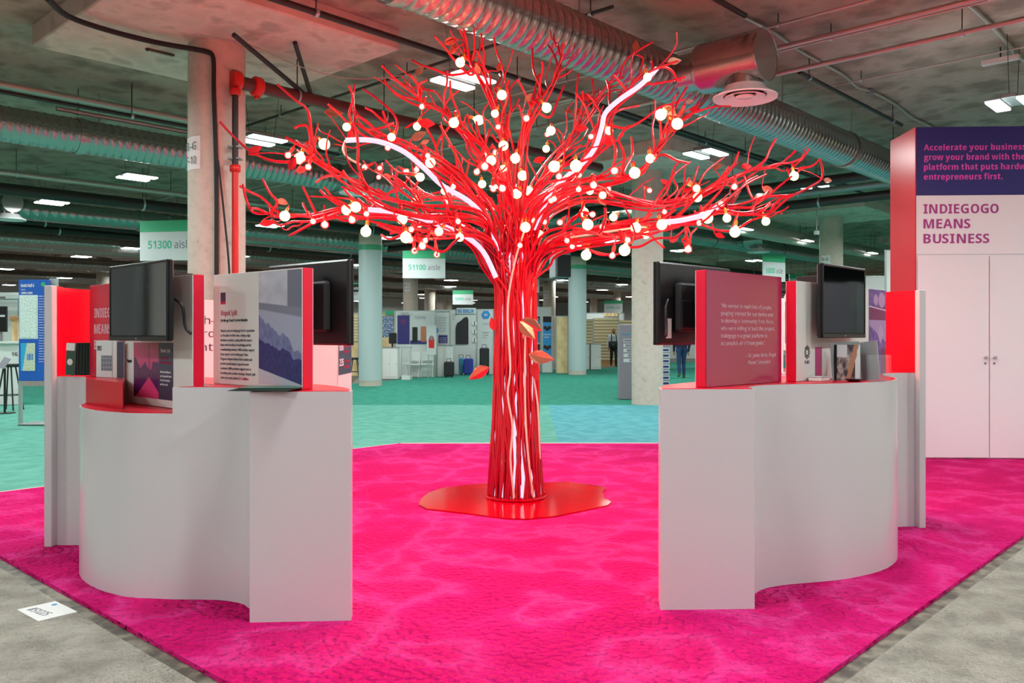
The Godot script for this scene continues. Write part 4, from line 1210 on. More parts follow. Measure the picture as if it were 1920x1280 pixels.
# ================================================================ left stand
func left_stand() -> void:
	make_pictures()
	var step := [X(-1.77, 4.74), X(-2.43, 5.36), X(-2.85, 5.68)]
	var high := []
	for q in [[-0.806, 4.25], [-1.304, 4.22], [-1.32, 4.36], [-1.374, 4.44], [-1.42, 4.5], [-1.464, 4.535], [-1.53, 4.565], [-1.6, 4.582], [-1.7, 4.588], [-1.81, 4.59], [-1.836, 4.592], [-1.7, 4.7], [-1.69, 4.79], [-2.36, 5.43], [-2.78, 5.81], [-2.85, 5.68], [-2.9, 5.745], [-2.96, 5.775], [-3.1, 5.775], [-3.15, 5.85], [-3.19, 6.1], [-3.1, 6.32], [-2.9, 6.36], [-2.6, 6.15], [-2.0, 5.62], [-1.5, 5.2], [-1.2, 4.93], [-1.03, 4.76], [-0.92, 4.6], [-0.85, 4.46], [-0.815, 4.34]]: high.append(X(q[0], q[1]))
	var low := []
	for q in [[-1.836, 4.592], [-1.948, 4.607], [-2.03, 4.616], [-2.105, 4.634], [-2.19, 4.68], [-2.27, 4.73], [-2.34, 4.785], [-2.409, 4.849], [-2.47, 4.915], [-2.527, 4.985], [-2.585, 5.07], [-2.63, 5.163], [-2.672, 5.3], [-2.715, 5.45], [-2.78, 5.6], [-2.85, 5.68], [-2.78, 5.81], [-2.36, 5.43], [-1.69, 4.79], [-1.7, 4.7]]: low.append(X(q[0], q[1]))
	var t := thing("curved_counter", "white curved counter at the left with a lowered red-topped lobe", "counter", X(-1.9, 5.1))
	prism(t, "body", high, 0.022, DESK, M.white_laminate)
	prism(t, "desk_top", high, DESK, DESK + 0.003, M.red_laminate, 0.012)
	prism(t, "low_body", low, 0.022, 1.025, M.white_laminate)
	prism(t, "low_desk_top", low, 1.025, 1.028, M.red_laminate, 0.01)
	prism(t, "riser_block", [X(-2.635, 5.25), X(-2.2, 4.8), X(-2.43, 5.33), X(-2.8, 5.62)], 1.0281, 1.18, M.red_laminate)
	bx(t, "end_post", Vector3(0.055, PANEL_TOP - 0.022, 0.06), X(-3.125, 5.75, (PANEL_TOP + 0.022) / 2.0), M.white_laminate, Vector3(1, 0, 0.1))
	prism(t, "end_wall", [X(-3.1, 5.785), X(-3.165, 6.0), X(-3.17, 6.2), X(-3.1, 6.3), X(-2.95, 6.32), X(-2.95, 6.35), X(-3.12, 6.33), X(-3.2, 6.22), X(-3.195, 6.0), X(-3.15, 5.785)], DESK, PANEL_TOP, M.red_laminate)
	# long board: white near part with television, red far part
	var near := X(-1.76, 4.68)
	var far := X(-2.43, 5.33)
	var dir := (near - far).normalized()
	var n := dir.cross(UP)
	var a := board("booth_partition", "white panel with red end edge behind the left television", far, near, 1.03, PANEL_TOP, 0.07, M.red_edge, M.white_matt)
	var w := far.distance_to(near)
	var face := func(q: float, y: float) -> Vector3: return far + dir * q + UP * y
	print_on(a, "laptop_picture", face.call(0.14, 1.075), dir, 0.36, 0.33, M.laptop_print)
	bx(a, "caption_panel", Vector3(0.19, 0.33, 0.003), face.call(0.14 + 0.36 + 0.095, 1.24) + n * 0.0015, M.slate_print, dir, 0.001)
	text(a, "Vinpok Split", face.call(0.53, 1.35) + n * 0.003, dir, 0.13, 0.022, M.white_letters)
	text(a, "On-the-go", face.call(0.53, 1.31) + n * 0.003, dir, 0.1, 0.014, M.crimson_letters)
	text(a, "touch screen monitor", face.call(0.53, 1.285) + n * 0.003, dir, 0.14, 0.014, M.crimson_letters)
	for k in 4: text(a, ["Powerful addition to", "your laptop with room", "to work and play", "on the road"][k], face.call(0.525, 1.23 - 0.024 * k) + n * 0.003, dir, [0.14, 0.15, 0.13, 0.1][k], 0.012, M.white_letters)
	text(a, "Vinpok", face.call(0.035, 1.28), dir, 0.075, 0.02, M.black_letters, true)
	var a2 := board("booth_partition", "red panel lettered in white, left of the television", X(-2.85, 5.73), X(-2.435, 5.335), DESK + 0.004, PANEL_TOP, 0.07, M.red_edge, M.red_print)
	var d2 := (X(-2.435, 5.335) - X(-2.85, 5.73)).normalized()
	for k in 3: text(a2, ["INDIEGOGO", "MEANS", "BUSINESS"][k], X(-2.85, 5.73, 1.565 - 0.105 * k) + d2 * 0.085, d2, [0.44, 0.27, 0.4][k], 0.062, M.pale_pink_letters, true)
	# second board
	var bn := X(-1.07, 4.33)
	var bf := X(-1.717, 4.88)
	var bd := (bn - bf).normalized()
	var bnm := bd.cross(UP)
	var b := board("booth_partition", "white story panel with mountain picture and red end edge on the left counter", bf, bn, DESK + 0.004, PANEL_TOP + 0.01, 0.07, M.red_edge, M.white_matt)
	var fb := func(q: float, y: float) -> Vector3: return bf + bd * q + UP * y
	print_on(b, "mountain_picture", fb.call(0.462, DESK + 0.02), bd, 0.385, 0.6, M.mountain_print)
	bx(b, "product_icon", Vector3(0.052, 0.062, 0.002), fb.call(0.105, 1.66), M.dark_letters, bd, 0.0005)
	bx(b, "product_icon_base", Vector3(0.052, 0.016, 0.0025), fb.call(0.105, 1.632), M.crimson_letters, bd, 0.0005)
	text(b, "Vinpok Split", fb.call(0.08, 1.56), bd, 0.17, 0.03, M.crimson_letters)
	text(b, "On-the-go Touch Screen Monitor", fb.call(0.08, 1.525), bd, 0.275, 0.016, M.black_letters)
	var para := ["Vinpok came to Indiegogo for its reputation", "as the place to find new, cutting-edge", "hardware products, along with the team's", "deep understanding of marketing and the", "crowdfunding industry. With turnkey support", "from experts in the Indiegogo China", "Program, Vinpok defined their market and", "product positioning to appeal to new", "customers. With premium support such as", "branding and creative strategy, Vinpok Split"]
	for k in para.size(): text(b, para[k], fb.call(0.08, 1.468 - 0.0265 * k), bd, 0.34 * para[k].length() / 43.0, 0.0135, M.grey_letters)
	text(b, "went on to raise almost", fb.call(0.08, 1.468 - 0.265), bd, 0.18, 0.0135, M.grey_letters)
	text(b, "$2.5 million.", fb.call(0.265, 1.468 - 0.265), bd, 0.1, 0.0135, M.crimson_letters)
	# televisions
	var tvd := E2 * -1.0
	television("dark television on the left counter facing the aisle", P(258, 566, 4.8), tvd, 0.76, 0.44, 0.28)
	television("television seen from behind beyond the left story panel", (bn + bf) / 2.0 + UP * 1.625 - bnm * 0.3 + bd * 0.09, -bd, 0.74, 0.46, 0.2)
	# papers
	var lf := thing("leaflet_stack", "dark green leaflets jutting over the left counter's front edge", "leaflets", P(490, 733, 4.3))
	for k in 4:
		var at := X(-1.25 + 0.012 * k, 4.3 + 0.008 * k, DESK + 0.006 + 0.004 * k)
		bx(lf, "leaflet", Vector3(0.3, 0.003, 0.21), at, M.brochure_green if k % 2 else M.brochure_dark, Vector3(1, 0, 0.12 - 0.05 * k), 0.0008)
	for k in 7:
		var br := thing("brochure", ["broad white-topped green brochure at the left of the rack", "slim dark brochure beside the white-topped one", "second dark brochure in the left rack", "third dark brochure in the left rack", "fourth dark brochure in the left rack", "fifth dark brochure in the left rack", "bright green brochure at the right end of the rack"][k], "brochure", P(130 + 8 * k, 705, 5.9), "brochures in the left rack")
		var wdt: float = [0.07, 0.03, 0.03, 0.03, 0.03, 0.03, 0.035][k]
		var xs: float = [132, 144, 150, 156, 161, 167, 175][k]
		var bb := Basis(Vector3.BACK, -0.05 + 0.01 * k) * facing(Vector3(1, 0, 0.25))
		var ctr := P(xs, 672, 5.75)
		ctr.y = DESK + 0.12
		put(br, "cover", box_mesh(Vector3(wdt, 0.22, 0.004), 0.001), M.brochure_green if k in [0, 6] else M.brochure_dark, Transform3D(bb, ctr))
		put(br, "pages", box_mesh(Vector3(wdt * 0.96, 0.215, 0.006), 0.001), M.white_matt, Transform3D(bb, ctr - bb.z * 0.006))
		if k == 0:
			put(br, "title_band", box_mesh(Vector3(wdt * 0.98, 0.05, 0.002), 0.0005), M.white_matt, Transform3D(bb, ctr + bb * Vector3(0, 0.082, 0.003)))
			put(br, "round_emblem", lathe_mesh([Vector2(0.0, 0.0), Vector2(0.022, 0.0), Vector2(0.022, 0.002), Vector2(0.0, 0.002)], 16), M.white_matt, Transform3D(Basis(bb.x, bb.z, -bb.y), ctr + bb * Vector3(0, -0.02, 0.0025)))
	var s1 := board("info_sheet", "white product sheet headed with thin capitals, standing left of the television panel", P(181, 705, 5.45) * Vector3(1, 0, 1), P(219, 705, 5.35) * Vector3(1, 0, 1), 1.181, 1.415, 0.006, M.white_matt, M.white_matt, "sheet")
	print_on(s1, "print", P(181, 705, 5.449) * Vector3(1, 0, 1) + UP * 1.182, (P(219, 705, 5.35) - P(181, 705, 5.45)) * Vector3(1, 0, 1), 0.16, 0.23, M.leaflet_print)
	text(s1, "SPLIT", P(182.5, 657, 5.44), (P(219, 705, 5.35) - P(181, 705, 5.45)) * Vector3(1, 0, 1), 0.045, 0.03, M.black_letters)
	board("info_sheet", "narrow slate grey sheet beside the white product sheet", P(219, 705, 5.33) * Vector3(1, 0, 1), P(232, 705, 5.28) * Vector3(1, 0, 1), 1.181, 1.41, 0.006, M.white_matt, M.slate_print, "sheet")

# ================================================================ right stand
func right_stand() -> void:
	var pts := []
	for q in [[0.771, 4.413], [1.266, 4.43], [1.28, 4.58], [1.335, 4.68], [1.365, 4.725], [1.396, 4.759], [1.45, 4.805], [1.528, 4.844], [1.6, 4.87], [1.677, 4.89], [1.827, 4.93], [1.91, 4.955], [1.987, 4.99], [2.08, 5.04], [2.167, 5.095], [2.24, 5.15], [2.304, 5.21], [2.362, 5.275], [2.413, 5.343], [2.455, 5.41], [2.49, 5.48], [2.525, 5.6], [2.555, 5.75], [2.6, 5.95], [2.66, 6.1], [2.76, 6.24], [2.86, 6.32], [2.95, 6.34], [3.05, 6.34], [3.1, 6.5], [3.08, 6.75], [2.9, 6.9], [2.6, 6.7], [1.95, 6.0], [1.35, 5.36], [1.0, 4.98], [0.86, 4.78], [0.79, 4.58]]: pts.append(X(q[0], q[1]))
	var t := thing("curved_counter", "white wavy counter at the right with a red top", "counter", X(1.9, 5.3))
	prism(t, "body", pts, 0.022, DESK, M.white_laminate)
	prism(t, "desk_top", pts, DESK, DESK + 0.003, M.red_laminate, 0.012)
	bx(t, "end_post", Vector3(0.05, PANEL_TOP - 0.022, 0.06), X(3.035, 6.31, (PANEL_TOP + 0.022) / 2.0), M.white_laminate, Vector3(1, 0, -0.1))
	prism(t, "end_wall", [X(3.02, 6.35), X(2.9, 6.6), X(2.93, 6.75), X(3.0, 6.8), X(3.03, 6.78), X(2.98, 6.72), X(2.95, 6.6), X(3.06, 6.35)], DESK + 0.003, PANEL_TOP, M.red_laminate)
	# quote panel
	var a := X(1.03, 4.5)
	var b := X(1.61, 5.07)
	var d := (b - a).normalized()
	var q := board("booth_partition", "crimson quotation panel with red end edge on the right counter", a, b, DESK + 0.004, PANEL_TOP + 0.012, 0.07, M.red_edge, M.magenta_print)
	var f := func(s: float, y: float) -> Vector3: return a + d * s + UP * y
	var lines := ["“We wanted to reach lots of people,", "gauging interest for our device and", "to develop a community from those", "who were willing to back the project.", "Indiegogo is a great platform to", "accomplish all of these goals.”"]
	for k in 6: text(q, lines[k], f.call(0.14, 1.6 - 0.041 * k), d, [0.55, 0.565, 0.57, 0.585, 0.5, 0.475][k], 0.021, M.pale_pink_letters)
	text(q, "– Dr. Janko Mrsic-Flogel", f.call(0.4, 1.325), d, 0.34, 0.02, M.pale_pink_letters)
	text(q, "Planet Computers", f.call(0.425, 1.285), d, 0.25, 0.02, M.pale_pink_letters)
	# long panel with the television, violet picture at its far end
	var a2 := X(1.70, 5.07)
	var e2 := a2 + E1 * 1.14
	var d2 := E1
	var w := board("booth_partition", "white panel with red near edge behind the right television", a2, e2, DESK + 0.004, PANEL_TOP - 0.01, 0.07, M.red_edge, M.white_matt)
	var g := func(s: float, y: float) -> Vector3: return a2 + d2 * s + UP * y
	for k in 2:
		var cc: Vector3 = g.call(0.14, 1.345) + d2.cross(UP) * 0.003
		var pts2 := []
		for i in 25:
			var an := TAU * i / 24.0 + (0.0 if k == 0 else 0.0)
			var r := 0.026 + 0.01 * cos(an * 4.0 + (0.0 if k == 0 else PI))
			pts2.append(cc + d2 * cos(an) * r + UP * sin(an) * r * 1.15)
		tube(w, "emblem", pts2, 0.0018, M.black_letters, -1.0, 4)
	text(w, "PLANET", g.call(0.11, 1.275), d2, 0.07, 0.02, M.grey_letters)
	bx(w, "violet_sheet", Vector3(0.1, 0.2, 0.003), g.call(0.31, 1.275), M.magenta_dye, d2, 0.0008)
	for k in 4: text(w, ["PDA reborn with", "full keyboard", "and Android", "on board"][k], g.call(0.96, 1.37 - 0.03 * k), d2, 0.13, 0.014, M.grey_letters)
	var v := board("booth_partition", "violet photo panel at the far end of the right counter", e2 + E1 * 0.004, e2 + E1 * 0.33, DESK + 0.004, PANEL_TOP - 0.01, 0.07, M.red_edge, M.white_matt)
	print_on(v, "violet_picture", e2 + E1 * 0.006 + UP * (DESK + 0.006), E1, 0.322, PANEL_TOP - DESK - 0.02, M.violet_photo)
	television("dark television on the right counter facing the aisle", P(1583, 566, 5.38), E1, 0.68, 0.455, 0.27)
	television("television seen from behind beyond the quotation panel", (a + b) / 2.0 + UP * 1.625 - d.cross(UP) * 0.3 - d * 0.09, -d, 0.74, 0.46, 0.2)
	# small things on the desk
	var stand_at := X(2.1, 5.24, DESK + 0.003)
	var cat := thing("catalogue", "glossy photo catalogue standing open under the right television", "catalogue", stand_at)
	for s in [[0, 1], [1, -1]]:
		var bb := Basis(RIGHT, -0.18) * Basis(UP, -0.3 - 0.5 * s[0])
		put(cat, "cover", box_mesh(Vector3(0.17, 0.24, 0.004), 0.001), M.portrait_print if s[0] == 0 else M.silver, Transform3D(bb, stand_at + Vector3(-0.04 + 0.13 * s[0], 0.118, -0.03 * s[0])))
	var bbp := Basis(RIGHT, -0.18) * Basis(UP, -0.3)
	print_on(cat, "cover_photo", stand_at + Vector3(-0.12, 0.0, 0.02), Vector3(1, 0, 0.3), 0.15, 0.22, M.portrait_print)
	var hold := X(2.22, 5.12, DESK + 0.003)
	var ac := thing("acrylic_holder", "empty clear acrylic sign holder on the right counter", "holder", hold)
	bx(ac, "front_pane", Vector3(0.14, 0.16, 0.004), hold + UP * 0.08, M.acrylic, Vector3(1, 0, -0.1), 0.001)
	bx(ac, "rear_pane", Vector3(0.14, 0.16, 0.004), hold + UP * 0.08 + Vector3(0.0, 0, -0.035), M.acrylic, Vector3(1, 0, -0.1), 0.001)
	bx(ac, "base", Vector3(0.14, 0.004, 0.06), hold + UP * 0.002 + Vector3(0, 0, -0.02), M.acrylic, Vector3(1, 0, -0.1), 0.001)
	var dish := X(2.05, 5.09, DESK + 0.003)
	put(tag(thing("card_dish", "small black dish on the right counter", "dish", dish), "", ""), "bowl", lathe_mesh([Vector2(0.0, 0.0), Vector2(0.03, 0.0), Vector2(0.05, 0.012), Vector2(0.052, 0.016), Vector2(0.03, 0.008), Vector2(0.0, 0.006)], 20), M.black_plastic, Transform3D(Basis(), dish))
	var bk := X(1.87, 5.17, DESK + 0.003)
	var blk := thing("card_box", "flat pale box on the right counter beside the dish", "box", bk)
	bx(blk, "tray", Vector3(0.13, 0.022, 0.08), bk + UP * 0.011, M.white_matt, E1)
	bx(blk, "lid", Vector3(0.132, 0.006, 0.082), bk + UP * 0.025, M.paper_print, E1, 0.001)

# ================================================================ storage tower
func tower() -> void:
	var d := 9.83
	var x0 := 4.675
	var x1 := 6.35
	var top := 3.857
	var t := thing("storage_tower", "tall white storage tower with blue header and red side at the right", "tower", X((x0 + x1) / 2, d + 0.35))
	var dir := (X(x1, d - 0.07) - X(x0, d)).normalized()
	var n := dir.cross(UP)
	var w := x1 - x0
	var f := func(s: float, y: float) -> Vector3: return X(x0, d, y) + dir * s
	bx(t, "carcass", Vector3(w, top - 0.022, 0.7), f.call(w / 2, (top + 0.022) / 2) - n * 0.36, M.tower_white, dir)
	bx(t, "header_board", Vector3(w, 0.79, 0.012), f.call(w / 2, top - 0.395) - n * 0.004, M.navy_print, dir)
	bx(t, "title_board", Vector3(w, 0.682, 0.012), f.call(w / 2, top - 0.79 - 0.343) - n * 0.004, M.tower_white, dir)
	bx(t, "red_side", Vector3(0.012, top - 0.022, 0.72), f.call(-0.004, (top + 0.022) / 2) - n * 0.35, M.red_laminate, dir)
	for s in 2:
		var dw := 0.805
		var door := bx(t, "door", Vector3(dw, 2.33, 0.02), f.call(0.018 + dw / 2 + s * (dw + 0.012), 0.035 + 1.165) + n * 0.004, M.tower_white, dir)
		var kx: float = 0.018 + dw - 0.045 if s == 0 else 0.018 + dw + 0.012 + 0.045
		put(door, "knob", lathe_mesh([Vector2(0.0, 0.0), Vector2(0.012, 0.0), Vector2(0.01, 0.015), Vector2(0.02, 0.025), Vector2(0.02, 0.034), Vector2(0.0, 0.036)], 14), M.silver, Transform3D(Basis(dir, n, dir.cross(n)), f.call(kx, 1.19) + n * 0.014))
		put(door, "lock", lathe_mesh([Vector2(0.0, 0.0), Vector2(0.014, 0.0), Vector2(0.014, 0.006), Vector2(0.0, 0.007)], 14), M.grey_metal, Transform3D(Basis(dir, n, dir.cross(n)), f.call(kx, 1.125) + n * 0.014))
	var lines := ["Accelerate your business", "grow your brand with the", "platform that puts hardware", "entrepreneurs first."]
	for k in 4: text(t, lines[k], f.call(0.09, 3.585 - 0.113 * k) + n * 0.003, dir, [1.15, 1.14, 1.3, 0.89][k], 0.068, M.pink_letters, true)
	for k in 3: text(t, ["INDIEGOGO", "MEANS", "BUSINESS"][k], f.call(0.085, 2.855 - 0.172 * k) + n * 0.003, dir, [0.85, 0.53, 0.745][k], 0.108, M.plum_letters, true)

# ================================================================ stands behind the tree
func rear_stands() -> void:
	var a := X(-3.15, 7.83)
	var b := X(-1.89, 9.18)
	var t := board("display_wall", "white display wall lettered in plum behind the left counter", a, b, 0.022, PANEL_TOP, 0.06, M.white_laminate, M.white_matt, "display wall")
	var d := (b - a).normalized()
	text(t, "Tech-Forward", a + d * 0.1 + UP * 1.555, d, 0.86, 0.075, M.dark_letters)
	text(t, "Hardware", a + d * 0.15 + UP * 1.43, d, 0.6, 0.075, M.dark_letters)
	text(t, "Entrepreneurs", a + d * 0.21 + UP * 1.3, d, 0.95, 0.075, M.dark_letters)
	for k in 6: bx(t, "red_mark", Vector3(0.045, 0.045, 0.004), a + d * (0.3 + 0.1 * k) + UP * 1.01, M.red_edge, d, 0.001)
	var e := X(-1.87, 9.9)
	var g := X(-1.885, 9.19)
	var s := board("display_wall", "white side wall with dark figures chart beside the plum-lettered wall", g, e, 0.022, PANEL_TOP, 0.05, M.white_laminate, M.white_matt, "display wall")
	var sd := (e - g).normalized()
	var sn := sd.cross(UP)
	bx(s, "chart_board", Vector3(0.66, 0.74, 0.004), (g + e) / 2 + UP * 1.385 + sn * 0.002, M.slate_print, sd, 0.001)
	for k in 4:
		text(s, ["9.3B", "10M", "650K", "235"][k], g + sd * 0.06 + UP * (1.62 - 0.17 * k) + sn * 0.004, sd, 0.2, 0.08, M.white_letters, true)
		text(s, ["campaigns", "visitors", "backers", "countries"][k], g + sd * 0.3 + UP * (1.65 - 0.17 * k) + sn * 0.004, sd, 0.3, 0.035, M.crimson_letters)
		text(s, "launched", g + sd * 0.3 + UP * (1.59 - 0.17 * k) + sn * 0.004, sd, 0.25, 0.035, M.crimson_letters)
	# rear right stand: white desk, framed monitor, arched lamp
	var c := X(2.95, 8.9)
	var desk := thing("rear_counter", "white counter glimpsed between the two right display panels", "counter", c)
	prism(desk, "body", [X(2.0, 8.2), X(2.7, 8.5), X(3.4, 9.1), X(3.9, 9.9), X(3.6, 10.3), X(2.9, 9.6), X(2.1, 8.8), X(1.85, 8.4)], 0.022, 1.06, M.white_laminate)
	prism(desk, "desk_top", [X(2.0, 8.2), X(2.7, 8.5), X(3.4, 9.1), X(3.9, 9.9), X(3.6, 10.3), X(2.9, 9.6), X(2.1, 8.8), X(1.85, 8.4)], 1.06, 1.063, M.red_laminate, 0.012)
	bx(desk, "end_wall", Vector3(0.05, 1.32, 0.3), X(1.96, 8.35, 0.68), M.white_laminate)
	var m := thing("framed_monitor", "black monitor in a white frame glimpsed beside the quotation panel", "monitor", P(1490, 655, 8.8))
	var mc := P(1497, 608, 8.8)
	bx(m, "frame", Vector3(0.36, 0.54, 0.05), mc, M.white_gloss)
	bx(m, "screen", Vector3(0.3, 0.43, 0.01), mc + Vector3(0.005, 0.02, 0.024), M.screen_black, RIGHT, 0.001)
	bx(m, "foot", Vector3(0.16, mc.y - 0.27 - 1.063, 0.08), Vector3(mc.x, (mc.y - 0.27 + 1.063) / 2, mc.z), M.white_gloss)
	var l := thing("arched_lamp", "white arched desk lamp between the right display panels", "lamp", P(1470, 655, 8.6))
	var lp := [P(1466, 668, 8.6), P(1467, 600, 8.6), P(1470, 565, 8.6), P(1477, 550, 8.6), P(1486, 546, 8.6)]
	lp[0].y = 1.063
	tube(l, "arm", lp, 0.014, M.white_gloss, -1.0, 8, 5)
	put(l, "base", lathe_mesh([Vector2(0.0, 0.0), Vector2(0.05, 0.0), Vector2(0.05, 0.012), Vector2(0.0, 0.015)], 20), M.white_gloss, Transform3D(Basis(), lp[0]))
	put(l, "lamp_head", lathe_mesh([Vector2(0.0, -0.02), Vector2(0.03, -0.015), Vector2(0.032, 0.01), Vector2(0.0, 0.02)], 14), M.lamp_panel, Transform3D(Basis(), lp[4]))
	var sp := OmniLight3D.new()
	sp.name = "lamp_light"
	l.add_child(sp)
	sp.global_position = lp[4]
	sp.light_energy = 0.05
	sp.light_size = 0.02
	sp.omni_range = 20.0
	sp.omni_attenuation = 2.0
	sp.shadow_enabled = true
	var pb := P(1493, 692, 8.6)
	pb.y = 1.063
	var bxs := thing("white_carton", "small white carton on the counter between the right display panels", "carton", pb)
	bx(bxs, "body", Vector3(0.09, 0.14, 0.09), pb + UP * 0.07, M.white_matt)
	bx(bxs, "lid", Vector3(0.094, 0.03, 0.094), pb + UP * 0.14, M.white_gloss)

# ================================================================ hanging aisle banners
func banner(label: String, u: float, v_top: float, d: float, w: float, h: float, number: String, header: String, x_axis := Vector3.RIGHT) -> void:
	var c := P(u, v_top, d)
	var x := x_axis.normalized()
	var n := x.cross(UP)
	var t := thing("aisle_banner", label, "banner", c - UP * h)
	bx(t, "sheet", Vector3(w, h * 0.72, 0.03), c - UP * (h * 0.64), M.sign_white, x)
	bx(t, "green_header", Vector3(w, h * 0.28, 0.032), c - UP * (h * 0.14), M.sign_green, x)
	if header: text(t, header, c - x * w * 0.42 - UP * h * 0.2 + n * 0.017, x, w * 0.84, h * 0.12, M.green_letters)
	text(t, number, c - x * w * 0.36 - UP * h * 0.7 + n * 0.016, x, w * 0.4, h * 0.2, M.green_letters, true)
	text(t, "aisle", c + x * w * 0.09 - UP * h * 0.7 + n * 0.016, x, w * 0.29, h * 0.2, M.grey_letters)
	for s in [-1, 1]: tube(t, "hanging_wire", [c + x * s * w * 0.4, c + x * s * w * 0.4 + UP * (SLAB - c.y)], 0.006, M.wire, -1.0, 4)

func hanging_signs() -> void:
	banner("large white and green aisle banner cut off by the stained column", 318, 413, 19.0, 1.45, 0.9, "51300", "EUREKA PARK", Vector3(1, 0, 0.18))
	banner("white and green aisle banner hanging left of the trunk", 795, 470, 26.5, 1.33, 0.86, "51100", "", Vector3(1, 0, -0.05))
	banner("aisle banner half hidden by the left wrapped column", 648, 530, 30.0, 1.1, 0.62, "51200", "", RIGHT)
	banner("small far aisle banner just left of the trunk", 868, 544, 46.0, 1.12, 0.78, "50900", "", RIGHT)
	banner("aisle banner above the crimson quotation panel", 1451, 477, 27.0, 0.95, 0.86, "50800", "", Vector3(1, 0, -0.5))
	banner("aisle banner sliver beside the trunk's right edge", 1000, 512, 40.0, 1.1, 0.9, "51000", "", Vector3(0.6, 0, -1.0))
	banner("small far aisle banner left of the bare column", 1150, 563, 60.0, 1.3, 0.85, "50700", "", RIGHT)
	banner("aisle banner peeking over the right television panel", 1496, 514, 33.0, 0.9, 0.6, "50600", "", Vector3(1, 0, -0.5))
	var t := thing("topic_sign", "small black sign with white lettering left of the wrapped column", "sign", P(652, 540, 28.0))
	bx(t, "board", Vector3(0.76, 0.25, 0.04), P(653, 540, 28.0), M.black_matt)
	text(t, "AI and Robotics", P(640, 543, 27.97), RIGHT, 0.6, 0.1, M.white_letters, true)
	for s in [-1, 1]: tube(t, "hanging_wire", [P(653 + 18 * s, 533, 28.0), P(653 + 18 * s, 533, 28.0) * Vector3(1, 0, 1) + UP * SLAB], 0.006, M.wire, -1.0, 4)

# ================================================================ far booths
# a box whose front face fills the given span at depth d
func fb(t: Node, called: String, u0: float, v0: float, u1: float, v1: float, d: float, thick: float, m: Material, bevel := 0.004) -> MeshInstance3D:
	var a := P(u0, v0, d)
	var b := P(u1, v1, d)
	return bx(t, called, Vector3(absf(b.x - a.x), absf(a.y - b.y), thick), (a + b) / 2 - Vector3(0, 0, thick / 2), m, RIGHT, bevel)

func floor_v(d: float) -> float:
	return HZ + (CH - 0.0125) * F / d

func ft(t: Node, said: String, u0: float, v: float, u1: float, cap_px: float, d: float, m: Material, bold := false) -> void:
	text(t, said, P(u0, v, d - 0.004), RIGHT, (u1 - u0) / F * d, cap_px / F * d, m, bold)

func booth_wall(label: String, u0: float, u1: float, v_top: float, d: float, m: Material, v_bottom := -1.0) -> Node3D:
	var t := thing("booth_wall", label, "booth wall", P((u0 + u1) / 2, floor_v(d), d))
	fb(t, "panel", u0 + 1, v_top + 1, u1 - 1, floor_v(d) if v_bottom < 0 else v_bottom, d, 0.03, m)
	for u in [u0, u1]: fb(t, "post", u - 0.8, v_top, u + 0.8, floor_v(d), d - 0.01, 0.05, M.aluminium)
	fb(t, "top_rail", u0, v_top, u1, v_top + 2, d - 0.008, 0.045, M.aluminium)
	return t

func suitcase(label: String, u0: float, v0: float, u1: float, d: float, m: Material) -> void:
	var vb := floor_v(d)
	var t := thing("suitcase", label, "suitcase", P((u0 + u1) / 2, vb, d))
	fb(t, "shell", u0, v0, u1, vb - 2, d, 0.25, m, 0.04)
	for k in 3:
		var u := lerpf(u0, u1, 0.25 + 0.25 * k)
		fb(t, "rib", u - 0.4, v0 + 3, u + 0.4, vb - 5, d - 0.012, 0.02, m)
	for u in [u0 + 3, u1 - 3]: fb(t, "wheel", u - 1, vb - 2.2, u + 1, vb, d + 0.05, 0.06, M.black_plastic)
	var mid := (u0 + u1) / 2
	tube(t, "handle", [P(mid - 4, v0, d + 0.1), P(mid - 4, v0 - 6, d + 0.1), P(mid + 4, v0 - 6, d + 0.1), P(mid + 4, v0, d + 0.1)], 0.012, M.black_plastic, -1.0, 6)

func stool(label: String, u: float, v_seat: float, d: float) -> void:
	var vb := floor_v(d)
	var t := thing("bar_stool", label, "stool", P(u, vb, d))
	var seat := P(u, v_seat, d)
	put(t, "seat", lathe_mesh([Vector2(0.0, -0.03), Vector2(0.17, -0.03), Vector2(0.18, 0.0), Vector2(0.17, 0.03), Vector2(0.0, 0.035)], 18), M.black_plastic, Transform3D(Basis(), seat))
	for k in 4:
		var a := TAU * (k + 0.5) / 4.0
		tube(t, "leg", [seat + Vector3(cos(a) * 0.1, -0.02, sin(a) * 0.1), Vector3(seat.x + cos(a) * 0.24, 0.02, seat.z + sin(a) * 0.24)], 0.014, M.black_plastic, -1.0, 6)
	put(t, "foot_ring", lathe_mesh([Vector2(0.185, 0.0), Vector2(0.2, 0.0), Vector2(0.2, 0.015), Vector2(0.185, 0.015), Vector2(0.185, 0.0)], 18), M.black_plastic, Transform3D(Basis(), Vector3(seat.x, 0.3, seat.z)))

func chair(label: String, u: float, d: float) -> void:
	var p := P(u, floor_v(d), d)
	var t := thing("folding_chair", label, "chair", p)
	bx(t, "seat", Vector3(0.42, 0.03, 0.4), p + UP * 0.45, M.booth_white)
	bx(t, "backrest", Vector3(0.42, 0.3, 0.03), p + Vector3(0, 0.72, -0.2), M.booth_white)
	for s in [-1, 1]:
		tube(t, "leg", [p + Vector3(0.19 * s, 0.012, 0.2), p + Vector3(0.19 * s, 0.86, -0.21)], 0.012, M.booth_white, -1.0, 6)
		tube(t, "leg", [p + Vector3(0.19 * s, 0.012, -0.2), p + Vector3(0.19 * s, 0.45, 0.16)], 0.012, M.booth_white, -1.0, 6)

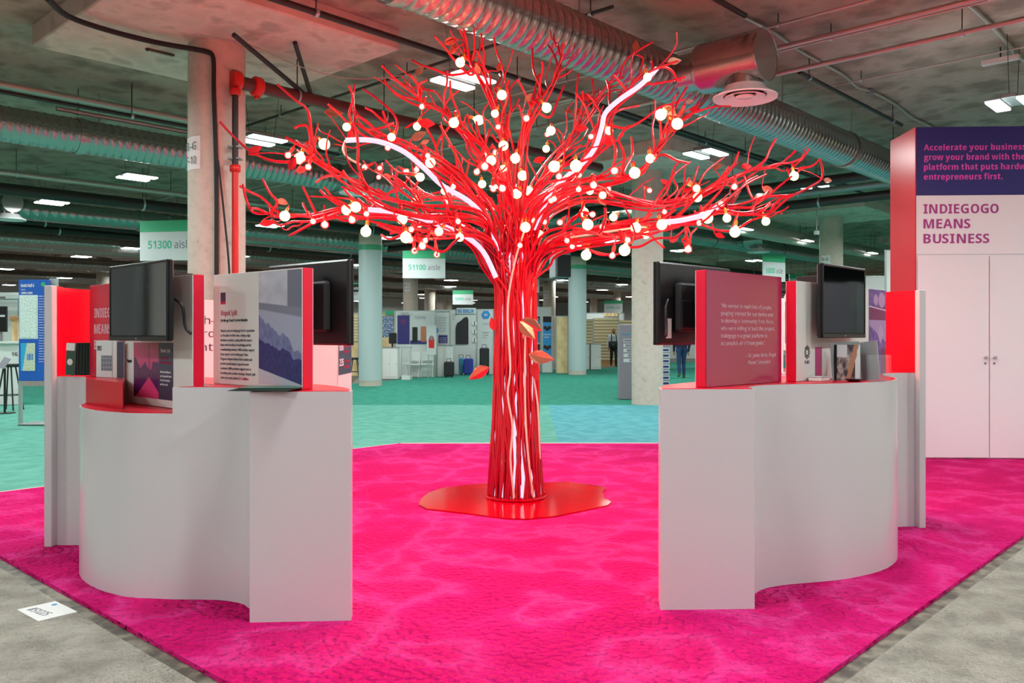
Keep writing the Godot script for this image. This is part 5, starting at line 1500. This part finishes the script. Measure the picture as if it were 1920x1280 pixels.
func cabinet(label: String, u0: float, v0: float, u1: float, d: float, doors: int, glass := false) -> void:
	var vb := floor_v(d)
	var t := thing("display_case" if glass else "cabinet", label, "display case" if glass else "cabinet", P((u0 + u1) / 2, vb, d))
	if glass:
		fb(t, "plinth", u0, vb - 8, u1, vb, d, 0.4, M.booth_white)
		fb(t, "glass_pane", u0 + 1, v0 + 2, u1 - 1, vb - 8, d, 0.38, M.acrylic)
		fb(t, "top", u0, v0, u1, v0 + 2, d, 0.4, M.aluminium)
		for u in [u0 + 0.6, u1 - 0.6]: fb(t, "corner_post", u - 0.6, v0, u + 0.6, vb, d - 0.005, 0.03, M.aluminium)
		fb(t, "shelf", u0 + 1, (v0 + vb) / 2 - 0.6, u1 - 1, (v0 + vb) / 2, d - 0.02 + 0.05, 0.3, M.booth_white)
		return
	fb(t, "carcass", u0, v0, u1, vb - 0.5, d, 0.45, M.booth_white)
	fb(t, "worktop", u0 - 1, v0 - 1.2, u1 + 1, v0, d - 0.02, 0.5, M.booth_grey)
	for k in doors:
		var a := lerpf(u0 + 1, u1 - 1, float(k) / doors)
		var b := lerpf(u0 + 1, u1 - 1, float(k + 1) / doors)
		var dr := fb(t, "door", a + 0.3, v0 + 2, b - 0.3, vb - 5, d - 0.012, 0.012, M.white_matt)
		fb(dr, "knob", b - 2.5, (v0 + vb) / 2 - 0.7, b - 1.2, (v0 + vb) / 2 + 0.7, d - 0.03, 0.02, M.grey_metal)

func slat_wall(label: String, u0: float, u1: float, v0: float, v1: float, d: float, rows: int) -> void:
	var t := thing("slat_wall", label, "slat wall", P((u0 + u1) / 2, floor_v(d), d))
	fb(t, "backing", u0, v0, u1, floor_v(d), d, 0.05, M.cardboard)
	for u in [u0, u1]: fb(t, "post", u - 0.7, v0, u + 0.7, floor_v(d), d - 0.03, 0.06, M.aluminium)
	for k in rows:
		var a := lerpf(v0, v1, float(k) / rows)
		var b := lerpf(v0, v1, float(k + 1) / rows)
		fb(t, "slat", u0 + 0.8, a + 0.3, u1 - 0.8, b - (b - a) * 0.22, d - 0.03, 0.035, M.slat_wood, 0.006)

func kiosk(label: String, u0: float, u1: float, v0: float, d: float, kind: int) -> void:
	var vb := floor_v(d)
	var t := thing("charging_kiosk", label, "kiosk", P((u0 + u1) / 2, vb, d))
	fb(t, "body", u0, v0, u1, vb - 0.5, d, 0.4, M.kiosk_grey, 0.01)
	if kind == 0:
		ft(t, "ces", u0 + 4, v0 + 20, u1 - 8, 3.5, d, M.cyan_print, true)
		fb(t, "emblem", u1 - 11, v0 + 15, u1 - 7, v0 + 19, d - 0.003, 0.004, M.sign_green)
		for k in 5:
			fb(t, "battery_icon", u0 + 7, v0 + 27 + 9.3 * k, u1 - 3, v0 + 33.5 + 9.3 * k, d - 0.003, 0.004, M.sign_white)
			fb(t, "battery_gap", u0 + 8 + 2.6 * k, v0 + 28 + 9.3 * k, u1 - 4, v0 + 32.5 + 9.3 * k, d - 0.006, 0.004, M.kiosk_grey)
	else:
		fb(t, "screen", u0 + 6, v0 + 8, u1 - 1, v0 + 38, d - 0.003, 0.005, M.cyan_print)
		fb(t, "slot", u0 + 6, v0 + 38, u1 - 1, v0 + 42, d - 0.003, 0.005, M.black_plastic)
		for k in 7:
			fb(t, "phone_bay", u0 + 6, v0 + 48 + 10.4 * k, u1 - 0.5, v0 + 56 + 10.4 * k, d - 0.003, 0.005, M.sign_white)
			fb(t, "phone_mark", u0 + 7.2, v0 + 50 + 10.4 * k, u1 - 2, v0 + 54 + 10.4 * k, d - 0.007, 0.005, M.navy_print)

func far_booths() -> void:
	# --- row left of the trunk
	var w := booth_wall("grey-blue picture wall beside the left wrapped column", 700, 740, 586, 29.5, M.birch)
	print_on(w, "poster", P(717, 632, 29.49), RIGHT, 21.0 / F * 29.5, 40.0 / F * 29.5, M.gadget_print)
	fb(w, "green_bar", 722, 582, 738, 590, 29.45, 0.04, M.sign_green)
	w = booth_wall("white wall with dark blue poster and two power bank pictures", 741, 815, 582, 29.2, M.booth_white)
	fb(w, "blue_poster", 745, 591, 768, 645, 29.19, 0.006, M.navy_print)
	put(w, "power_ring", lathe_mesh([Vector2(0.06, 0.0), Vector2(0.075, 0.0), Vector2(0.075, 0.008), Vector2(0.06, 0.008), Vector2(0.06, 0.0)], 20), M.crimson_letters, Transform3D(Basis(RIGHT, Vector3.BACK, Vector3.DOWN), P(756, 603, 29.18)))
	fb(w, "power_tick", 755.6, 599.5, 756.4, 603.5, 29.18, 0.008, M.crimson_letters)
	fb(w, "header_card", 747, 583, 775, 590, 29.17, 0.02, M.sign_white)
	ft(w, "Swap Test", 752, 588.5, 766, 3, 29.165, M.black_letters)
	fb(w, "white_poster", 769, 588, 811, 645, 29.19, 0.006, M.sign_white)
	ft(w, "TOOYN", 777, 598, 797, 5, 29.18, M.grey_letters)
	fb(w, "black_power_bank", 773, 613, 783, 642, 29.18, 0.03, M.black_plastic, 0.01)
	fb(w, "rose_power_bank", 789, 612, 799, 641, 29.18, 0.03, M.leaf_copper, 0.01)
	fb(w, "blue_foot", 769, 638, 811, 645, 29.185, 0.006, M.navy_print)
	w = booth_wall("white wall with blue-footed text poster in the middle of the far row", 815, 843, 580, 29.8, M.booth_white)
	ft(w, "Design International GmbH", 817, 585.5, 842, 3.2, 29.79, M.black_letters)
	fb(w, "poster", 818, 589, 840, 645, 29.79, 0.006, M.sign_white)
	fb(w, "blue_wedge", 822, 628, 839, 643, 29.78, 0.006, M.navy_print)
	for k in 3: ft(w, "Productdesign", 824, 634 + 3.6 * k, 837, 1.6, 29.775, M.white_letters)
	for k in 6: ft(w, ["100% Design", "4 to 1 Reddot", "Industrial Design", "Product Design", "Concept Design", "Innovation"][k], 821, 596 + 5 * k, 837, 1.8, 29.78, M.grey_letters)
	var hx := thing("hexagon_badge", "blue hexagon badge on the far row's low corner", "badge", P(817, 619, 28.6))
	put(hx, "plate", lathe_mesh([Vector2(0.0, 0.0), Vector2(0.1, 0.0), Vector2(0.1, 0.01), Vector2(0.0, 0.01)], 6), M.cyan_print, Transform3D(Basis(RIGHT, Vector3.BACK, Vector3.DOWN), P(817, 619, 28.6)))
	ft(hx, "BG", 814.5, 621, 819.5, 3, 28.58, M.white_letters, true)
	tube(hx, "stand", [P(817, 622, 28.63), P(817, 622, 28.63) * Vector3(1, 0, 1) + UP * 0.012], 0.012, M.aluminium, -1.0, 6)
	w = booth_wall("luggage booth wall with giant dark suitcase picture", 844, 893, 580, 31.0, M.sign_white)
	fb(w, "fascia", 856, 577, 892, 588, 30.95, 0.03, M.sign_white)
	ft(w, "BG BERLIN", 859, 586, 888, 6.5, 30.94, M.cyan_print, true)
	var hull := PackedVector2Array([Vector2(-0.22, -0.45), Vector2(-0.22, 0.15), Vector2(-0.17, 0.32), Vector2(-0.05, 0.4), Vector2(0.08, 0.52), Vector2(0.2, 0.55), Vector2(0.24, 0.45), Vector2(0.24, -0.45)])
	put(w, "suitcase_picture", plate_mesh(hull, 0.006), M.luggage_black, Transform3D(Basis(), P(866, 622, 30.97)))
	for k in 3: ft(w, ["Unique luggage", "for your", "travel"][k], 848, 590 + 4.5 * k, 848 + [10, 6, 5][k], 2.2, 30.97, M.grey_letters)
	w = booth_wall("luggage booth wall with blue hexagon emblem next to the trunk", 894, 925, 579, 31.5, M.sign_white)
	put(w, "hexagon", lathe_mesh([Vector2(0.0, 0.0), Vector2(0.17, 0.0), Vector2(0.17, 0.01), Vector2(0.0, 0.01)], 6), M.cyan_print, Transform3D(Basis(RIGHT, Vector3.BACK, Vector3.DOWN), P(911, 590, 31.49)))
	ft(w, "BG", 908, 592, 914, 4, 31.47, M.white_letters, true)
	for k in 4: ft(w, ["7 Colours", "Medium", "19 IN", "79 L"][k], 905, [608, 624, 629, 634][k], [916, 917, 915, 913][k], 2.2, 31.49, M.grey_letters)
	for k in 3:
		put(w, "round_icon", lathe_mesh([Vector2(0.0, 0.0), Vector2(0.09, 0.0), Vector2(0.09, 0.008), Vector2(0.0, 0.008)], 16), M.white_matt, Transform3D(Basis(RIGHT, Vector3.BACK, Vector3.DOWN), P(889.5, 606 + 16 * k, 30.98)))
		fb(w, "icon_bar", 889, 602 + 16 * k, 890.5, 610 + 16 * k, 30.96, 0.006, M.luggage_black)
	cabinet("two-door pale cabinet right of the left wrapped column", 717, 652, 746, 27.6, 2)
	cabinet("tall glass display case in the far row", 752, 650, 770, 27.3, 0, true)
	cabinet("pale counter under the blue-footed poster", 820, 648, 848, 29.2, 2)
	chair("white folding chair behind the glass case", 775, 28.6)
	chair("white folding chair nearer the middle of the far row", 801, 28.75)
	suitcase("black wheeled case standing open by the pale counter", 832, 678, 851, 28.8, M.luggage_black)
	suitcase("bright blue suitcase at the luggage booth", 869, 672, 887, 30.2, M.luggage_blue)
	suitcase("teal suitcase half behind the blue one", 860, 671, 869, 30.5, M.luggage_teal)
	suitcase("dark suitcase next to the trunk's left edge", 899, 652, 917, 30.4, M.luggage_black)
	var sk := thing("product_poster", "white poster of an orange backpack on a thin post", "poster", P(806, floor_v(28.4), 28.4))
	fb(sk, "sheet", 800, 610, 818, 665, 28.4, 0.02, M.sign_white)
	put(sk, "backpack_picture", plate_mesh(PackedVector2Array([Vector2(-0.09, -0.22), Vector2(-0.1, 0.05), Vector2(-0.06, 0.17), Vector2(0.0, 0.2), Vector2(0.06, 0.17), Vector2(0.1, 0.05), Vector2(0.09, -0.22)]), 0.006), M.socket_red, Transform3D(Basis(), P(809, 640, 28.395)))
	put(sk, "backpack_pocket", plate_mesh(PackedVector2Array([Vector2(-0.05, -0.06), Vector2(-0.05, 0.06), Vector2(0.0, 0.1), Vector2(0.05, 0.06), Vector2(0.05, -0.06)]), 0.006), M.kiosk_grey, Transform3D(Basis(), P(809, 634, 28.39)))
	tube(sk, "post", [P(803, 660, 28.42), P(803, 660, 28.42) * Vector3(1, 0, 1) + UP * 0.012], 0.018, M.aluminium, -1.0, 6)
	w = booth_wall("cream slatted booth edge left of the wrapped column", 652, 672, 586, 30.0, M.birch)
	for k in 9: fb(w, "slat", 654, 591 + 5.5 * k, 671, 595.5 + 5.5 * k, 29.96, 0.03, M.slat_wood)
	stool("black stool behind the figures chart wall", 665, 672, 26.5)
	var spk := thing("small_speaker", "small black monitor on the cabinet by the dark blue poster", "monitor", P(736, 650, 27.9))
	fb(spk, "case", 729, 624, 743, 644, 27.8, 0.15, M.black_plastic)
	fb(spk, "foot", 734, 644, 737, 650.6, 27.85, 0.06, M.black_plastic)
	# --- row right of the trunk
	w = booth_wall("blue poster wall right of the trunk, numbered header", 990, 1013, 592, 33.0, M.booth_white)
	fb(w, "header", 992, 593, 1012, 601, 32.98, 0.02, M.black_matt)
	ft(w, "5000", 1000, 600, 1010, 4, 32.97, M.white_letters)
	fb(w, "blue_poster", 992, 602, 1012, 642, 32.98, 0.01, M.cyan_print)
	fb(w, "dark_shelf", 992, 645, 1012, 680, 32.97, 0.02, M.black_matt)
	w = booth_wall("narrow bright blue poster wall with device pictures", 1016, 1036, 592, 32.6, M.booth_white)
	fb(w, "header", 1018, 593, 1034, 604, 32.58, 0.02, M.black_matt)
	fb(w, "blue_poster", 1018, 604, 1034, 675, 32.58, 0.01, M.cyan_print)
	for v in [616, 652]:
		for k in 3: put(w, "device_picture", lathe_mesh([Vector2(0.0, 0.0), Vector2(0.07, 0.0), Vector2(0.07, 0.006), Vector2(0.0, 0.006)], 10), M.black_plastic, Transform3D(Basis(RIGHT, Vector3.BACK, Vector3.DOWN), P(1022 + 4 * k, v - 2 + 3 * (k % 2), 32.57)))
	ft(w, "Autonomous", 1019, 628, 1033, 2.4, 32.57, M.white_letters, true)
	ft(w, "Mobile", 1021, 633, 1030, 2.4, 32.57, M.white_letters, true)
	w = booth_wall("plain birch wall right of the blue posters", 1043, 1065, 592, 32.0, M.birch)
	w = booth_wall("white fascia block above the blue posters", 994, 1034, 575, 34.0, M.booth_white)
	slat_wall("cream slat wall just behind the right wrapped column", 1066, 1112, 598, 668, 36.0, 12)
	slat_wall("cream slat wall behind the walking man in white", 1113, 1160, 596, 676, 39.5, 14)
	slat_wall("cream slat wall between bare column and kiosk", 1161, 1200, 600, 676, 40.0, 14)
	cabinet("low white display cabinet behind the right wrapped column", 1108, 645, 1127, 35.3, 1)
	cabinet("low grey case left of the low white cabinet", 1094, 645, 1105, 35.4, 1)
	stool("black stool left of the right wrapped column", 1069, 651, 33.0)
	kiosk("grey charging kiosk left of the bare column", 1162, 1188, 608, 18.9, 0)
	kiosk("grey kiosk with phone bays behind the bare column's right edge", 1233, 1256, 604, 20.5, 1)
	# --- the far end on the right
	w = booth_wall("pale far wall with dark lettered fascia behind the walking man in blue", 1240, 1320, 588, 52.0, M.booth_white)
	ft(w, "EUREKA", 1252, 598, 1284, 5, 51.95, M.grey_letters)
	fb(w, "door", 1266, 616, 1276, floor_v(52.0) - 1, 51.97, 0.03, M.sign_white)
	for k in 5: fb(w, "timber_crate", 1246 + 9 * k, 582, 1253 + 9 * k, 588, 51.95, 0.3, M.birch)
	w = booth_wall("pale far wall with timber crates left of the bare column", 1080, 1170, 586, 56.0, M.booth_white)
	for k in 4: fb(w, "timber_crate", 1132 + 7 * k, 587, 1138 + 7 * k, 593, 55.9, 0.3, M.birch)
	w = booth_wall("low white wall at the end of the aisle behind the counter", 1320, 1500, 590, 60.0, M.booth_white)
	w = booth_wall("white booth wall just left of the red tower side", 1661, 1705, 468, 18.0, M.white_matt)
	w = booth_wall("cream booth wall above the violet photo panel", 1622, 1662, 517, 19.5, M.white_matt)
	# neighbouring booths beside the frame, which the glossy panels mirror
	for q in [["white booth wall beyond the right edge of the photograph", X(7.0, 3.3), X(9.1, 6.55), "white_matt"], ["birch booth wall beyond the right edge of the photograph", X(12.0, 7.2), X(13.4, 9.6), "birch"], ["second grey booth wall beyond the right edge of the photograph", X(13.5, 9.8), X(14.2, 11.2), "kiosk_grey"], ["grey booth wall beyond the right edge of the photograph", X(14.3, 11.4), X(15.8, 14.5), "booth_grey"], ["tan booth wall beyond the left edge of the photograph", X(-12.6, 11.0), X(-11.4, 9.4), "slat_wood"], ["grey booth wall beyond the left edge of the photograph", X(-11.1, 9.1), X(-9.9, 7.6), "booth_grey"], ["white booth wall beyond the left edge of the photograph", X(-9.6, 7.3), X(-8.9, 6.5), "white_matt"]]:
		var nb := thing("booth_wall", q[0], "booth wall", (q[1] + q[2]) / 2.0)
		var dir: Vector3 = (q[2] - q[1]).normalized()
		bx(nb, "panel", Vector3(q[1].distance_to(q[2]), 2.5, 0.06), (q[1] + q[2]) / 2.0 + UP * 1.28, M[q[3]], dir)
		for s in [q[1], q[2]]: bx(nb, "post", Vector3(0.06, 2.55, 0.1), s + UP * 1.295, M.aluminium, dir)
	# --- left edge
	var sign := thing("directory_sign", "tall blue hall directory sign with map at the left", "sign", P(64, floor_v(13.5), 13.5))
	var sd := 13.5
	fb(sign, "board", 35, 524, 92, 714, sd, 0.04, M.sign_blue)
	ft(sign, "Sands Hall G", 39, 538, 64, 6, sd, M.white_letters, true)
	ft(sign, "Booths", 40, 544, 48, 2.5, sd, M.white_letters)
	ft(sign, "50000–52999", 40, 551, 61, 4, sd, M.white_letters, true)
	put(sign, "emblem", lathe_mesh([Vector2(0.0, 0.0), Vector2(0.035, 0.0), Vector2(0.035, 0.004), Vector2(0.0, 0.004)], 16), M.sign_green, Transform3D(Basis(RIGHT, Vector3.BACK, Vector3.DOWN), P(81, 533, sd - 0.004)))
	fb(sign, "map_sheet", 36, 553, 71, 635, sd - 0.002, 0.005, M.map_paper)
	print_on(sign, "hall_map", P(38, 632, sd - 0.006), RIGHT, 31.0 / F * sd, 76.0 / F * sd, M.map_print)
	print_on(sign, "city_map", P(39, 695, sd - 0.006), RIGHT, 27.0 / F * sd, 52.0 / F * sd, M.city_print)
	for k in 26:
		ft(sign, ["Exhibitors", "Conference rooms", "Startup pavilion", "Information desk", "Restrooms"][k % 5], 73, 556 + 4.9 * k, 73 + [9, 16, 15, 17, 11][k % 5], 1.8, sd, M.white_letters, k % 4 == 0)
	for u in [37, 89]: fb(sign, "post", u - 3, 712, u + 3, floor_v(sd) - 0.3, sd + 0.005, 0.05, M.aluminium)
	fb(sign, "side_post", 92, 522, 105, floor_v(sd) - 0.3, sd + 0.06, 0.08, M.aluminium)
	fb(sign, "foot_plate", 33, floor_v(sd) - 3, 107, floor_v(sd) - 0.3, sd - 0.05, 0.4, M.grey_metal)
	w = booth_wall("white booth back wall at the left edge", -60, 34, 560, 21.0, M.white_matt)
	fb(w, "fascia", -60, 548, 40, 556, 20.4, 0.05, M.booth_white)
	fb(w, "header_box", 10, 552, 36, 560, 20.3, 0.3, M.sign_white)
	var bt := thing("counter_table", "white counter with dark letters behind the directory sign", "counter", P(10, floor_v(17.5), 17.5))
	fb(bt, "top", -40, 640, 36, 644, 17.4, 0.7, M.booth_white)
	fb(bt, "front", -38, 644, 34, floor_v(17.5) - 0.3, 17.5, 0.04, M.white_matt)
	ft(bt, "1G", 22, 667, 33, 7, 17.5, M.black_letters, true)
	var mo := thing("tilted_screen", "black tilted screen on the counter at the left edge", "screen", P(6, 640, 17.6))
	fb(mo, "panel", -8, 574, 12, 622, 17.7, 0.05, M.black_plastic)
	fb(mo, "stem", 0, 622, 4, 640, 17.75, 0.04, M.grey_metal)
	fb(mo, "lettering_bar", 0, 590, 9, 594, 17.69, 0.006, M.sign_white)
	var ld := thing("wooden_stand", "pale wooden post stand behind the directory sign", "stand", P(28, 640, 18.0))
	fb(ld, "post", 22, 592, 34, 640, 18.0, 0.1, M.birch)
	fb(ld, "cap", 18, 592, 36, 601, 17.97, 0.16, M.cardboard)
	stool("black bar stool in front of the white counter at the left edge", 18, 685, 16.2)
	var tb := thing("tablet_stand", "grey tablet on a black floor stand at the left edge", "tablet", P(8, floor_v(15.6), 15.6))
	put(tb, "tablet", box_mesh(Vector3(0.12, 0.22, 0.02), 0.005), M.kiosk_grey, Transform3D(Basis(Vector3.BACK, -0.35) * Basis(RIGHT, -0.5), P(8, 680, 15.6)))
	tube(tb, "pole", [P(9, 690, 15.62), P(9, 690, 15.62) * Vector3(1, 0, 1) + UP * 0.02], 0.02, M.black_plastic, -1.0, 8)
	put(tb, "foot", lathe_mesh([Vector2(0.0, 0.0), Vector2(0.18, 0.0), Vector2(0.18, 0.012), Vector2(0.0, 0.02)], 18), M.black_plastic, Transform3D(Basis(), P(9, 690, 15.62) * Vector3(1, 0, 1) + UP * 0.012))

# ================================================================ people
# bones: [a, b, radius a, radius b, colour]; one continuous surface by surface nets over the smooth union of tapered capsules
func body_mesh(bones: Array, cell: float) -> ArrayMesh:
	var lo := Vector3.ONE * 1e9
	var hi := -lo
	for b in bones:
		for k in 2:
			var r: float = b[2 + k] + 0.06
			lo = lo.min(b[k] - Vector3.ONE * r)
			hi = hi.max(b[k] + Vector3.ONE * r)
	var n := Vector3i(((hi - lo) / cell).ceil()) + Vector3i.ONE
	var field := PackedFloat32Array()
	field.resize(n.x * n.y * n.z)
	field.fill(1.0)
	var owner := PackedInt32Array()
	owner.resize(field.size())
	var best := PackedFloat32Array()
	best.resize(field.size())
	best.fill(9.0)
	for bi in bones.size():
		var b: Array = bones[bi]
		var a: Vector3 = b[0]
		var ab: Vector3 = b[1] - a
		var l2 := maxf(ab.length_squared(), 1e-6)
		var ra: float = b[2]
		var rb: float = b[3]
		var reach: float = maxf(ra, rb) + 0.07
		var p0 := Vector3i(((a.min(b[1]) - Vector3.ONE * reach - lo) / cell).floor()).max(Vector3i.ZERO)
		var p1 := Vector3i(((a.max(b[1]) + Vector3.ONE * reach - lo) / cell).ceil()).min(n - Vector3i.ONE)
		for z in range(p0.z, p1.z + 1):
			for y in range(p0.y, p1.y + 1):
				for x in range(p0.x, p1.x + 1):
					var p := lo + Vector3(x, y, z) * cell
					var h := clampf((p - a).dot(ab) / l2, 0.0, 1.0)
					var d := p.distance_to(a + ab * h) - lerpf(ra, rb, h)
					var i := (z * n.y + y) * n.x + x
					if d < best[i]:
						best[i] = d
						owner[i] = bi
					var f := field[i]
					var k := 0.03
					var m := clampf(0.5 + 0.5 * (d - f) / k, 0.0, 1.0)
					field[i] = lerpf(d, f, m) - k * m * (1.0 - m)
	var at := {}
	var v := PackedVector3Array()
	var col := PackedColorArray()
	var corner := [0, 1, n.x, n.x + 1, n.x * n.y, n.x * n.y + 1, n.x * n.y + n.x, n.x * n.y + n.x + 1]
	var pos := [Vector3(0, 0, 0), Vector3(1, 0, 0), Vector3(0, 1, 0), Vector3(1, 1, 0), Vector3(0, 0, 1), Vector3(1, 0, 1), Vector3(0, 1, 1), Vector3(1, 1, 1)]
	var edges := [[0, 1], [2, 3], [4, 5], [6, 7], [0, 2], [1, 3], [4, 6], [5, 7], [0, 4], [1, 5], [2, 6], [3, 7]]
	for z in n.z - 1:
		for y in n.y - 1:
			for x in n.x - 1:
				var i := (z * n.y + y) * n.x + x
				var inside := 0
				for c in corner:
					if field[i + c] < 0.0: inside += 1
				if inside == 0 or inside == 8: continue
				var sum := Vector3.ZERO
				var cnt := 0
				for e in edges:
					var fa := field[i + corner[e[0]]]
					var fb_ := field[i + corner[e[1]]]
					if (fa < 0.0) != (fb_ < 0.0):
						sum += (pos[e[0]] as Vector3).lerp(pos[e[1]], fa / (fa - fb_))
						cnt += 1
				at[i] = v.size()
				v.append(lo + (Vector3(x, y, z) + sum / cnt) * cell)
				col.append((bones[owner[i]][4] as Color).srgb_to_linear())
	var idx := PackedInt32Array()
	var sx := 1
	var sy := n.x
	var sz := n.x * n.y
	for i in at:
		for ax in 3:
			var st: int = [sx, sy, sz][ax]
			var s1: int = [sy, sz, sx][ax]
			var s2: int = [sz, sx, sy][ax]
			if (field[i] < 0.0) == (field[i + st] < 0.0): continue
			if not (at.has(i - s1) and at.has(i - s2) and at.has(i - s1 - s2)): continue
			var q := [at[i], at[i - s1], at[i - s1 - s2], at[i - s2]]
			if field[i] < 0.0: idx.append_array(PackedInt32Array([q[0], q[2], q[1], q[0], q[3], q[2]]))
			else: idx.append_array(PackedInt32Array([q[0], q[1], q[2], q[0], q[2], q[3]]))
	var nn := PackedVector3Array()
	nn.resize(v.size())
	for k in range(0, idx.size(), 3):
		var fn := (v[idx[k + 2]] - v[idx[k]]).cross(v[idx[k + 1]] - v[idx[k]])
		for j in 3: nn[idx[k + j]] += fn
	for k in nn.size(): nn[k] = nn[k].normalized()
	return array_mesh(v, nn, idx, PackedVector2Array(), col)

func hand_bones(wrist: Vector3, dir: Vector3, side: Vector3, skin: Color) -> Array:
	var out := [[wrist, wrist + dir * 0.08, 0.026, 0.034, skin]]
	var fwd := dir.cross(side).normalized()
	for k in 4:
		var r := wrist + dir * 0.085 + side * (-0.027 + 0.018 * k)
		var m: Vector3 = r + dir * [0.035, 0.042, 0.045, 0.036][k] + fwd * 0.008
		out.append([r, m, 0.0095, 0.009, skin])
		out.append([m, m + dir * 0.03 + fwd * 0.02, 0.009, 0.008, skin])
	var th := wrist + dir * 0.03 + side * 0.028
	out.append([th, th + side * 0.022 + dir * 0.035 + fwd * 0.012, 0.012, 0.009, skin])
	return out

func person_bones(shirt: Color, trousers: Color, shoe: Color, skin: Color, hair: Color, bald: bool, stride: float, face: float) -> Array:
	# local: y up, the figure looks along +z * face; 1.75 m tall
	var f := face
	var hip := Vector3(0, 0.92, 0)
	var b := []
	b.append([Vector3(0, 0.98, 0), Vector3(0, 1.12, 0.01 * f), 0.135, 0.14, shirt])
	b.append([Vector3(0, 1.12, 0.01 * f), Vector3(0, 1.34, 0.0), 0.14, 0.145, shirt])
	b.append([Vector3(-0.06, 1.05, 0), Vector3(-0.1, 1.34, 0), 0.12, 0.12, shirt])
	b.append([Vector3(0.06, 1.05, 0), Vector3(0.1, 1.34, 0), 0.12, 0.12, shirt])
	b.append([Vector3(-0.17, 1.4, 0), Vector3(0.17, 1.4, 0), 0.068, 0.068, shirt])
	b.append([Vector3(0, 1.42, 0), Vector3(0, 1.53, 0.015 * f), 0.06, 0.055, skin])
	b.append([Vector3(0, 1.58, 0.03 * f), Vector3(0, 1.65, 0.01 * f), 0.072, 0.09, skin])
	b.append([Vector3(0, 1.61, 0.1 * f), Vector3(0, 1.585, 0.112 * f), 0.012, 0.016, skin])
	for s in [-1, 1]: b.append([Vector3(0.085 * s, 1.6, 0), Vector3(0.088 * s, 1.63, 0), 0.014, 0.016, skin])
	if bald: b.append([Vector3(0, 1.54, 0.055 * f), Vector3(0, 1.53, 0.07 * f), 0.038, 0.03, hair])
	else:
		b.append([Vector3(0, 1.66, -0.02 * f), Vector3(0, 1.69, 0.01 * f), 0.095, 0.09, hair])
		b.append([Vector3(0, 1.58, -0.045 * f), Vector3(0, 1.64, -0.035 * f), 0.065, 0.085, hair])
	for s in [-1, 1]:
		var sh := Vector3(0.19 * s, 1.39, 0)
		var el := Vector3(0.245 * s, 1.12, -0.03 * f + 0.06 * s * stride)
		var wr := Vector3(0.235 * s, 0.9, 0.07 * f + 0.08 * s * stride)
		b.append([sh, el, 0.062, 0.047, shirt])
		b.append([el, wr, 0.046, 0.034, shirt])
		b.append_array(hand_bones(wr, (wr - el).normalized(), Vector3(0, 0, f), skin))
		var hp := Vector3(0.085 * s, 0.93, 0)
		var kn := Vector3(0.095 * s, 0.5, (0.05 + 0.09 * s * stride) * f)
		var an := Vector3(0.1 * s, 0.1 + (0.06 if s * stride < 0.0 else 0.0), (0.16 * s * stride - 0.02) * f)
		b.append([Vector3(0.05 * s, 0.97, 0), hp, 0.125, 0.11, trousers])
		b.append([hp, kn, 0.095, 0.066, trousers])
		b.append([kn, an, 0.066, 0.05, trousers])
		b.append([an + Vector3(0, -0.055, -0.03 * f), an + Vector3(0.01 * s, -0.062 - (0.03 if s * stride < 0.0 else 0.0), 0.15 * f), 0.042, 0.036, shoe])
	return b

func people() -> void:
	var skin_mat := mat("figure", Color.WHITE, 0.75)
	skin_mat.vertex_color_use_as_albedo = true
	# man walking towards the camera with a black bag before him
	var p := P(1150.5, floor_v(38.5), 38.5)
	p.y = 0.011
	var t := thing("person", "walking person in white shirt and black trousers with a black bag in front", "person", p)
	put(t, "body", body_mesh(person_bones(c8(214, 220, 224), c8(26, 25, 28), c8(18, 18, 20), c8(176, 122, 94), c8(52, 42, 38), true, 0.55, 1.0), 0.02), skin_mat, Transform3D(Basis(), p))
	for s in [-1, 1]: tube(t, "shoulder_strap", [p + Vector3(0.1 * s, 1.46, -0.06), p + Vector3(0.1 * s, 1.475, 0.03), p + Vector3(0.11 * s, 1.36, 0.14), p + Vector3(0.12 * s, 1.14, 0.165)], 0.02, M.black_matt, -1.0, 6, 4)
	var bag := thing("shoulder_bag", "black bag worn across the front of the person in white", "bag", p + Vector3(-0.04, 0.88, 0.19))
	bx(bag, "body", Vector3(0.42, 0.28, 0.11), p + Vector3(-0.05, 1.02, 0.25), M.black_matt, Vector3(1, 0, 0.05), 0.03)
	bx(bag, "flap", Vector3(0.4, 0.12, 0.012), p + Vector3(-0.05, 1.09, 0.31), M.black_plastic, Vector3(1, 0, 0.05), 0.005)
	bx(bag, "buckle", Vector3(0.04, 0.03, 0.01), p + Vector3(-0.05, 1.02, 0.318), M.silver)
	# man walking away
	p = P(1278, floor_v(28.5), 28.5)
	p.y = 0.011
	t = thing("person", "person in navy sweater and blue jeans walking away along the teal aisle", "person", p)
	put(t, "body", body_mesh(person_bones(c8(32, 32, 66), c8(38, 62, 104), c8(70, 110, 50), c8(196, 148, 120), c8(34, 28, 28), false, 0.8, -1.0), 0.02), skin_mat, Transform3D(Basis(), p))
